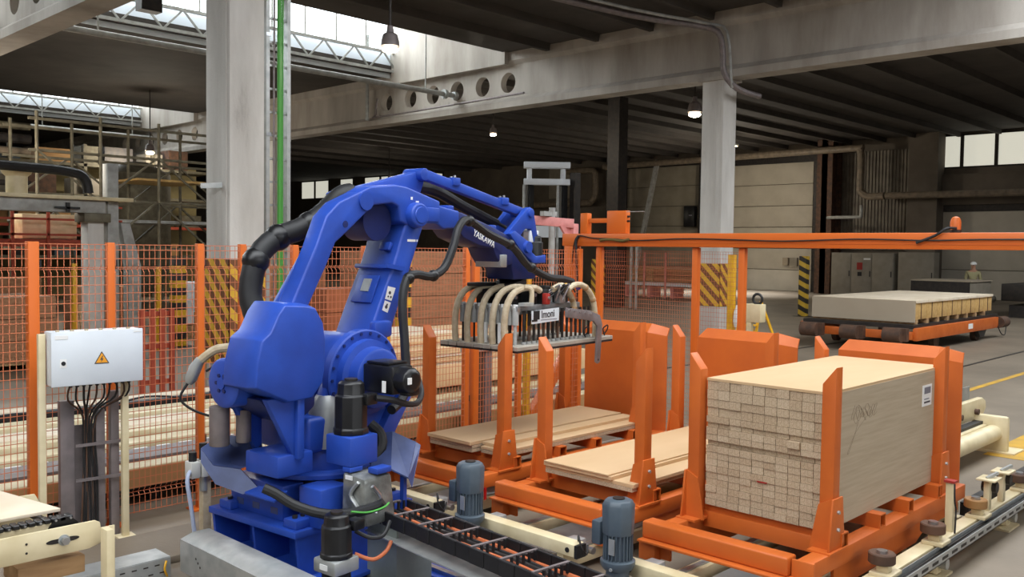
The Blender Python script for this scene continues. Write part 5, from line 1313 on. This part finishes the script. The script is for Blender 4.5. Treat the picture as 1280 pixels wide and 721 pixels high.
part('drive_cable', MB().tube([(24.3, 6.9, .3), (24.4, 6.85, .12), (24.7, 6.85, .08), (24.95, 6.9, .26)], .012, 6), BLACK, tr_)
part('trolley_tag', MB().box(22.2, 22.5, 6.915, 6.92, .34, .46), WHITE_P, tr_)
ts = thing('trolley_board_stack', 'broad pale board stack with strapped yellow packs riding on the orange trolley', 'board stack', (21.6, 8.2, .58))
part('grey_cover', MB().box(19.3, 19.34, 7.06, 9.3, .62, 1.07), GREYBOARD, ts)
npk = 8
for i in range(npk):
    x0 = 19.35+i*.62
    k = part('pack', MB().box(x0, x0+.605, 7.06, 9.3, .68, 1.02), YELWOOD, ts, .004)
    part('strap', MB().box(x0+.28, x0+.3, 7.05, 7.058, .68, 1.05), RUST, k)
    part('bearer', MB().box(x0+.02, x0+.14, 7.06, 9.3, .582, .68), PALLETWOOD, k)
    part('cover_board', MB().box(x0, x0+.61, 7.03, 9.3, 1.022, 1.08), PALEBOARD, k, .004)
ds = thing('dark_board_stack', 'dark grey board stack standing far right before the person', 'board stack', (32, 10.2, 0))
part('stack_body', MB().box(31.3, 33.4, 9.75, 11.6, .75, 1.15), GREYCAB, ds)
part('stack_side', MB().box(31.27, 31.3, 9.75, 11.6, .72, 1.15), DARKST, ds)
part('stack_top', MB().box(31.25, 33.4, 9.7, 11.6, 1.15, 1.19), GREYBOARD, ds)
part('support_frame', MB().box(31.4, 33.2, 9.9, 11.5, 0, .4), DARKST, ds)
part('support_roller', MB().cyl((31.3, 9.7, .56), (33.4, 9.7, .56), .14, n=12), GREYCAB, ds)
part('support_roller', MB().cyl((31.4, 10.6, .56), (33.2, 10.6, .56), .14, n=12), DARKST, ds)
dm = thing('dark_machine_bed', 'dark low machine bed at the right picture edge behind the trolley', 'machine', (33.8, 8, 0))
part('bed', MB().box(32.6, 35.5, 5.0, 9.2, .55, 1.1), DARKST, dm, .02)
part('bed_base', MB().box(32.8, 35.3, 5.0, 9.0, 0, .4), DARKST, dm)
for yy in (5.6, 6.8, 8.0): part('bed_roller', MB().cyl((32.5, yy, .48), (35.6, yy, .48), .1, n=10), RUST, dm)
# cabinets and fittings along the back wall
def cabinet(label, y0, y1, x, h, nd):
    t = thing('switch_cabinet', label, 'cabinet', (x, (y0+y1)/2, 0))
    part('body', MB().box(x, x+.6, y0, y1, .0, h), GREYCAB, t, .01)
    w = (y1-y0)/nd
    for i in range(nd):
        d = part('door', MB().box(x-.03, x, y0+i*w+.015, y0+(i+1)*w-.015, .1, h-.05), GREYCAB, t, .006)
        part('handle', MB().box(x-.05, x-.03, y0+i*w+.06, y0+i*w+.1, 1.0, 1.25), DARKST, d)
    return t
c1 = cabinet('grey switch cabinet with three doors far behind the trolley', 15.6, 18.4, 40, 2.05, 3)
part('red_panel', MB().box(39.955, 39.97, 16.95, 17.2, 1.3, 1.62), RED, c1); part('black_switch', MB().box(39.95, 39.97, 16.98, 17.16, 1.02, 1.2), BLACK, c1)
part('small_tag', MB().box(39.955, 39.97, 16.6, 16.9, 1.74, 1.82), WHITE_P, c1)
cabinet('plain grey cabinet beside the three door cabinet far behind the trolley', 13.9, 15.4, 40, 2.1, 1)
sb_ = thing('junction_cabinet', 'small pale box on the right end of the pale gate', 'box', (44.1, 22.0, 1.3))
part('box_body', MB().box(44.2, 44.38, 22.7, 23.0, 1.35, 1.75), GREYBOARD, sb_, .01)
part('box_body', MB().box(44.2, 44.38, 22.2, 22.6, 1.3, 1.75), GREYCAB, sb_, .01)
sp_ = thing('wall_speaker', 'black box loudspeaker hanging before the dull gate left of the right column', 'speaker', (44, 28.6, 3.4))
part('speaker_body', MB().box(43.9, 44.2, 28.25, 28.95, 3.38, 4.55), BLACK_P, sp_, .03)
part('speaker_bracket', MB().box(44.2, 44.4, 28.5, 28.7, 3.8, 4.1), DARKST, sp_)
part('speaker_mark', MB().box(43.89, 43.9, 28.4, 28.6, 4.0, 4.06), GREYINK, sp_)
solo('leaning_pole', MB().bar((43.5, 30.5, 7.2), (43.3, 31.9, .3), .22), PIPE, 'pale pole leaning before the dull gate at the left of the right column', 'pole')
solo('drain_pipe', MB().cyl((43.6, 33.3, 0), (43.6, 33.3, 7.1), .1, n=10), GALV, 'slim pale vertical pipe at the left edge of the dull gate', 'pipe')
def pipe(name, label, pts, r, m, cat='pipe', n=10, smooth=3):
    return solo(name, MB().tube(pts, r, n, smooth), m, label, cat)
pipe('steam_pipe', 'old pale pipe running along the top of the gates and down beside the steel post', [(43.0, 34.0, 6.95), (43.0, 26, 7.0), (43.0, 19.0, 7.05), (43.0, 18.55, 6.95), (43.0, 18.45, 6.5), (43.0, 18.45, 5.2), (43.0, 18.4, 4.95), (42.95, 18.0, 4.72), (42.8, 17.2, 4.72)], .17, BROWNPIPE)
pipe('wall_pipe', 'old pale pipe running along the back wall below the windows', [(42.8, 17.15, 4.72), (42.8, 12, 4.7), (42.8, 2, 4.7)], .16, BROWNPIPE)
pipe('branch_pipe', 'thin bent pipe below the wall pipe beside the cabinets', [(43.15, 20.1, 3.75), (42.8, 19.7, 3.75), (42.7, 18.4, 3.75), (42.7, 18.25, 3.8), (42.7, 18.25, 4.3)], .08, PIPE)
pipe('ceiling_pipe', 'old bent pipe high on the dark wall left of the dull gate', [(43.8, 37.5, 6.9), (43.8, 35.9, 6.9), (43.8, 35.4, 6.8), (43.8, 35.3, 6.4), (43.8, 35.3, 5.4), (43.8, 35.6, 5.0), (43.8, 36.4, 4.9), (43.8, 44, 4.85)], .2, BROWNPIPE)
# roof pipes and the conduits on the right column
pp1 = thing('gas_pipe', 'pale pipe hanging under the large roof light and ending at the beam', 'pipe', (12, 20.6, 6.63))
part('pipe_run', MB().cyl((-2, 20.6, 6.64), (18.75, 20.6, 6.63), .075, n=12), PIPE, pp1)
part('pipe_flange', MB().cyl((18.3, 20.6, 6.63), (18.4, 20.6, 6.63), .14, n=14), GALV, pp1)
part('pipe_cap', MB().cyl((18.7, 20.6, 6.63), (18.82, 20.6, 6.63), .12, n=14), GALV, pp1)
for x in (8.2, 13.0, 17.6):
    part('hanger_rod', MB().cyl((x, 20.6, 6.7), (x, 20.6, 9.0), .02, n=6), PIPE, pp1)
pp2 = thing('gas_pipe', 'pale pipe hanging under the farther roof light at left', 'pipe', (10, 41.8, 7.0))
part('pipe_run', MB().cyl((-2, 41.0, 6.9), (18.7, 41.0, 6.85), .1, n=12), PIPE, pp2)
for x in (10, 14.0, 17.8): part('hanger_rod', MB().cyl((x, 41.0, 6.9), (x, 41.0, 8.4), .025, n=6), PIPE, pp2)
pipe('roof_conduit', 'dark conduit running under the ceiling to the right column head', [(12.2, 12.9, 7.22), (16.2, 12.3, 7.2), (17.9, 11.6, 7.15), (18.2, 11.2, 7.0), (18.3, 11.12, 6.6), (18.35, 11.1, 6.1), (18.6, 10.9, 5.75), (19.6, 10.9, 5.7)], .07, GREYTRAY)
pipe('roof_conduit', 'second thin conduit beside the dark one under the ceiling at right', [(12.2, 12.65, 7.27), (16.2, 12.05, 7.25), (18.1, 11.4, 7.2), (18.35, 11.05, 7.0), (18.4, 10.95, 6.0), (18.45, 10.95, 5.75)], .035, PIPE)
pipe('beam_pipe', 'thin pipe fixed along the beam below its round openings', [(18.62, 24.2, 6.9), (18.62, 24.3, 6.4), (18.62, 24.2, 6.3), (18.62, 21, 6.33), (18.62, 17.6, 6.38)], .03, GREYTRAY)
pipe('beam_pipe', 'vertical old pipe on the beam end left of the round openings', [(18.5, 24.6, 9.0), (18.5, 24.6, 6.2)], .06, PIPE)
cl = thing('cable_ladder', 'tall galvanised cable ladder with green cable right of the big column', 'cable ladder', (7.15, 11.6, 0))
for x in (6.95, 7.29):
    part('ladder_rail', MB().box(x-.025, x+.03, 11.55, 11.65, 0, 7.3), GALV, cl)
first = part('ladder_rung', MB().box(6.97, 7.27, 11.59, 11.62, .3, .33), GALV, cl)
copies(first, [(0, 0, i*.33) for i in range(1, 21)])
part('green_cable', MB().tube([(7.15, 11.57, 0), (7.15, 11.57, 3), (7.145, 11.57, 5), (7.15, 11.57, 7.3)], .032, 8), GREEN, cl)
part('grey_cable', MB().tube([(7.07, 11.57, 0), (7.06, 11.57, 3.5), (7.07, 11.57, 7.3)], .014, 6), GREYTRAY, cl)
part('green_cable', MB().tube([(7.2, 11.57, 0), (7.195, 11.57, 3.5), (7.205, 11.57, 7.3)], .014, 6), GREEN, cl)
for z in (2.2, 3.6, 5.0): part('ladder_clip', MB().box(6.92, 7.0, 11.54, 11.56, z, z+.05), STEEL, cl)
solo('pipe_stub', MB().bar((5.97, 11.62, 2.84), (6.24, 11.5, 2.86), .07), GALV, 'short steel stub sticking out of the left face of the big column', 'bracket')
# step ladder, stand and bag near the short fence
sl_ = thing('step_ladder', 'small yellow step ladder standing right of the short fence', 'ladder', (15.4, 8.3, 0))
for (dx, dy) in ((0, 0), (.25, -.25)):
    part('stile', MB().bar((15.2+dx, 8.7+dy, 1.12), (15.0+dx, 8.75+dy, .02), .04), YELLOW, sl_)
    part('stile', MB().bar((15.2+dx, 8.7+dy, 1.12), (15.6+dx, 8.45+dy, .02), .04), YELLOW, sl_)
for i in range(4):
    t = .2+.2*i
    a = V(15.0, 8.75, .02).lerp(V(15.2, 8.7, 1.12), t)
    part('tread', MB().bar(a, a+V(.25, -.25, 0), .1, .03), YELLOW, sl_)
dv_ = thing('sensor_stand', 'cream sensor stand with round head right of the last fence post', 'sensor', (9.95, 5.5, 0))
part('stand_post', MB().box(9.86, 9.92, 5.52, 5.58, 0, 1.2), CREAM, dv_)
part('head_box', MB().box(9.86, 10.0, 5.4, 5.6, 1.2, 1.42), CREAM, dv_, .01)
part('round_head', MB().tube([(9.9, 5.46+.06*math.cos(t), 1.48+.06*math.sin(t)) for t in [i*PI/6 for i in range(13)]], .016, 6), BLACK, dv_)
bg_ = solo('white_bag', MB().rings([((16.58, 9.59, .95), .03), ((16.58, 9.58, .8), .08), ((16.58, 9.57, .62), .1), ((16.58, 9.6, .5), .05)], 7), WHITE_P, 'crumpled white bag tied to the yellow post at the right column', 'bag')

# ================================================================== LAMPS
def bell_lamp(label, p, r, m=LAMPGLOW, power=60, name='pendant_lamp', top=ZC):
    p = V(*p)
    t = thing(name, label, 'lamp', p)
    part('shade', MB().rings([(p+V(0, 0, r*2.2), r*.32), (p+V(0, 0, r*1.5), r*.42), (p+V(0, 0, r*1.25), r*.8), (p+V(0, 0, r*.5), r), (p+V(0, 0, .0), r*1.02)], 20), GREYTRAY, t)
    part('glass', MB().ball(p+V(0, 0, -r*.35), r*.9, 18, 8, .42), m, t)
    part('suspension', MB().cyl(p+V(0, 0, r*2.1), V(p.x, p.y, top), .02, n=6), DARKST, t)
    l = bpy.data.lights.new('lamp_light', 'POINT'); l.energy = power; l.color = (1, .9, .74); l.shadow_soft_size = r
    o = bpy.data.objects.new('lamp_light', l); o.location = p+V(0, 0, -r*1.1); COL.objects.link(o)
bell_lamp('large lit bell lamp hanging before the roof light', (8.85, 11.2, 5.12), .14, LAMPGLOW, 60)
bell_lamp('small lit lamp hanging in the dark bay above the robot wrist', (22.0, 22.2, 5.95), .13, LAMPGLOW2, 200)
bell_lamp('lit lamp shining left of the right column head', (22.6, 14.6, 6.02), .2, LAMPGLOW, 240)
bell_lamp('lit lamp above the pipe rack at far left', (6.6, 24.2, 4.75), .15, LAMPGLOW2, 420)
bell_lamp('lit lamp at the left picture edge above the pipes', (5.2, 24.6, 4.62), .15, LAMPGLOW2, 300)
bell_lamp('lit lamp above the scaffold left of the big column', (14.8, 32.6, 5.4), .17, LAMPGLOW2, 520)
bell_lamp('small lit lamp right of the cable ladder in the dark bay', (21, 34, 5.9), .2, LAMPGLOW2, 280)
lf = thing('added_ceiling_lamp', 'added long lamp hidden behind the right column head, lighting the gate floor', 'lamp', (39.4, 23.75, 7.2))  # added fixture for the light pool on the floor by the gate
part('added_lamp_housing', MB().box(38.4, 40.4, 23.5, 24.0, 7.25, 7.35), PIPE, lf)
part('added_lamp_tube', MB().box(38.45, 40.35, 23.55, 23.95, 7.22, 7.25), LAMPGLOW2, lf)
for x in (38.6, 40.2): part('added_lamp_hanger', MB().cyl((x, 23.75, 7.35), (x, 23.75, ZC), .02, n=6), DARKST, lf)
area_light('lamp_light', (39.4, 23.75, 7.2), 1.9, .4, 420, (.96, .98, 1.0)).data.spread = math.radians(75)  # unseen light added to brighten the floor before the pale gate
bell_lamp('added unseen bell lamp behind the right column, lighting the pale gate', (38.0, 22.75, 5.6), .2, LAMPGLOW2, 560)  # lamp added out of sight to brighten the gates
bell_lamp('lamp hanging near the far windows in the dark bay', (32, 40.5, 5.6), .2, LAMPGLOW2, 320)
solo('sign_box', MB().box(8.55, 9.0, 19.2, 19.5, 7.0, 7.29), DARKST, 'dark box fixed under the ceiling left of the big column', 'box')

# ================================================================== PERSON FAR RIGHT
def skin_body(name, joints, edges, m, parent, sub=1):
    me = bpy.data.meshes.new(name)
    me.from_pydata([j[0] for j in joints], edges, [])
    o = bpy.data.objects.new(name, me); COL.objects.link(o); o.parent = parent
    sk = o.modifiers.new('skin', 'SKIN'); sk.use_smooth_shade = True
    for i, j in enumerate(joints):
        me.skin_vertices[0].data[i].radius = j[1] if isinstance(j[1], tuple) else (j[1], j[1])
    me.skin_vertices[0].data[0].use_root = True
    s = o.modifiers.new('subdivision', 'SUBSURF'); s.levels = sub; s.render_levels = sub
    me.materials.append(m)
    return o
pe = thing('person', 'person in pale work shirt and white cap standing behind the dark board stack', 'person', (35.35, 10.92, 0))
pe.rotation_euler.z = math.radians(200)
J = [((0, 0, .93), (.13, .1)), ((0, 0, 1.15), (.13, .1)), ((0, 0, 1.36), (.16, .11)), ((0, 0, 1.5), .055), ((.01, 0, 1.6), (.07, .085)), ((.01, 0, 1.69), (.075, .09)),
     ((0, .18, 1.4), .055), ((.02, .24, 1.12), .043), ((.14, .2, .92), .033), ((.2, .19, .88), .03), ((0, -.18, 1.4), .055), ((.02, -.24, 1.12), .043), ((.14, -.2, .92), .033), ((.2, -.19, .88), .03),
     ((0, .09, .85), .085), ((.01, .1, .48), .06), ((-.01, .1, .09), .042), ((.13, .11, .04), .035), ((0, -.09, .85), .085), ((.01, -.1, .48), .06), ((-.01, -.1, .09), .042), ((.13, -.11, .04), .035)]
Eg = [(0, 1), (1, 2), (2, 3), (3, 4), (4, 5), (2, 6), (6, 7), (7, 8), (8, 9), (2, 10), (10, 11), (11, 12), (12, 13), (0, 14), (14, 15), (15, 16), (16, 17), (0, 18), (18, 19), (19, 20), (20, 21)]
skin_body('body', J, Eg, mat('skin_tone', (186, 140, 112), .6), pe)
SHIRT = mat('pale_olive_work_shirt', (168, 160, 120), .8)
skin_body('work_shirt', [((0, 0, .9), (.155, .125)), ((0, 0, 1.15), (.15, .12)), ((0, 0, 1.37), (.18, .125)), ((0, 0, 1.46), .075), ((0, .19, 1.4), .07), ((.02, .25, 1.12), .056), ((.12, .21, .96), .046), ((0, -.19, 1.4), .07), ((.02, -.25, 1.12), .056), ((.12, -.21, .96), .046)],
          [(0, 1), (1, 2), (2, 3), (2, 4), (4, 5), (5, 6), (2, 7), (7, 8), (8, 9)], SHIRT, pe)
skin_body('trousers', [((0, 0, .94), (.15, .12)), ((0, .1, .82), .1), ((.01, .1, .48), .078), ((-.01, .1, .1), .07), ((0, -.1, .82), .1), ((.01, -.1, .48), .078), ((-.01, -.1, .1), .07)], [(0, 1), (1, 2), (2, 3), (0, 4), (4, 5), (5, 6)], mat('dark_work_trousers', (60, 62, 70), .8), pe)
hc = MB().ball((.01, 0, 1.68), .108, 16, 6, 1.0, True); hc.box(.06, .17, -.07, .07, 1.675, 1.69)
ORIG[pe.name] = V(0, 0, 0)
part('cap', hc, WHITE_P, pe)
for s_ in (-.032, .032):
    part('eye', MB().ball((.085, s_, 1.645), .012, 8, 6), WHITE_P, pe)
part('nose', MB().ball((.1, 0, 1.615), .016, 8, 6), MATS['skin_tone'], pe)
part('mouth', MB().box(.085, .092, -.022, .022, 1.572, 1.58), RED, pe)
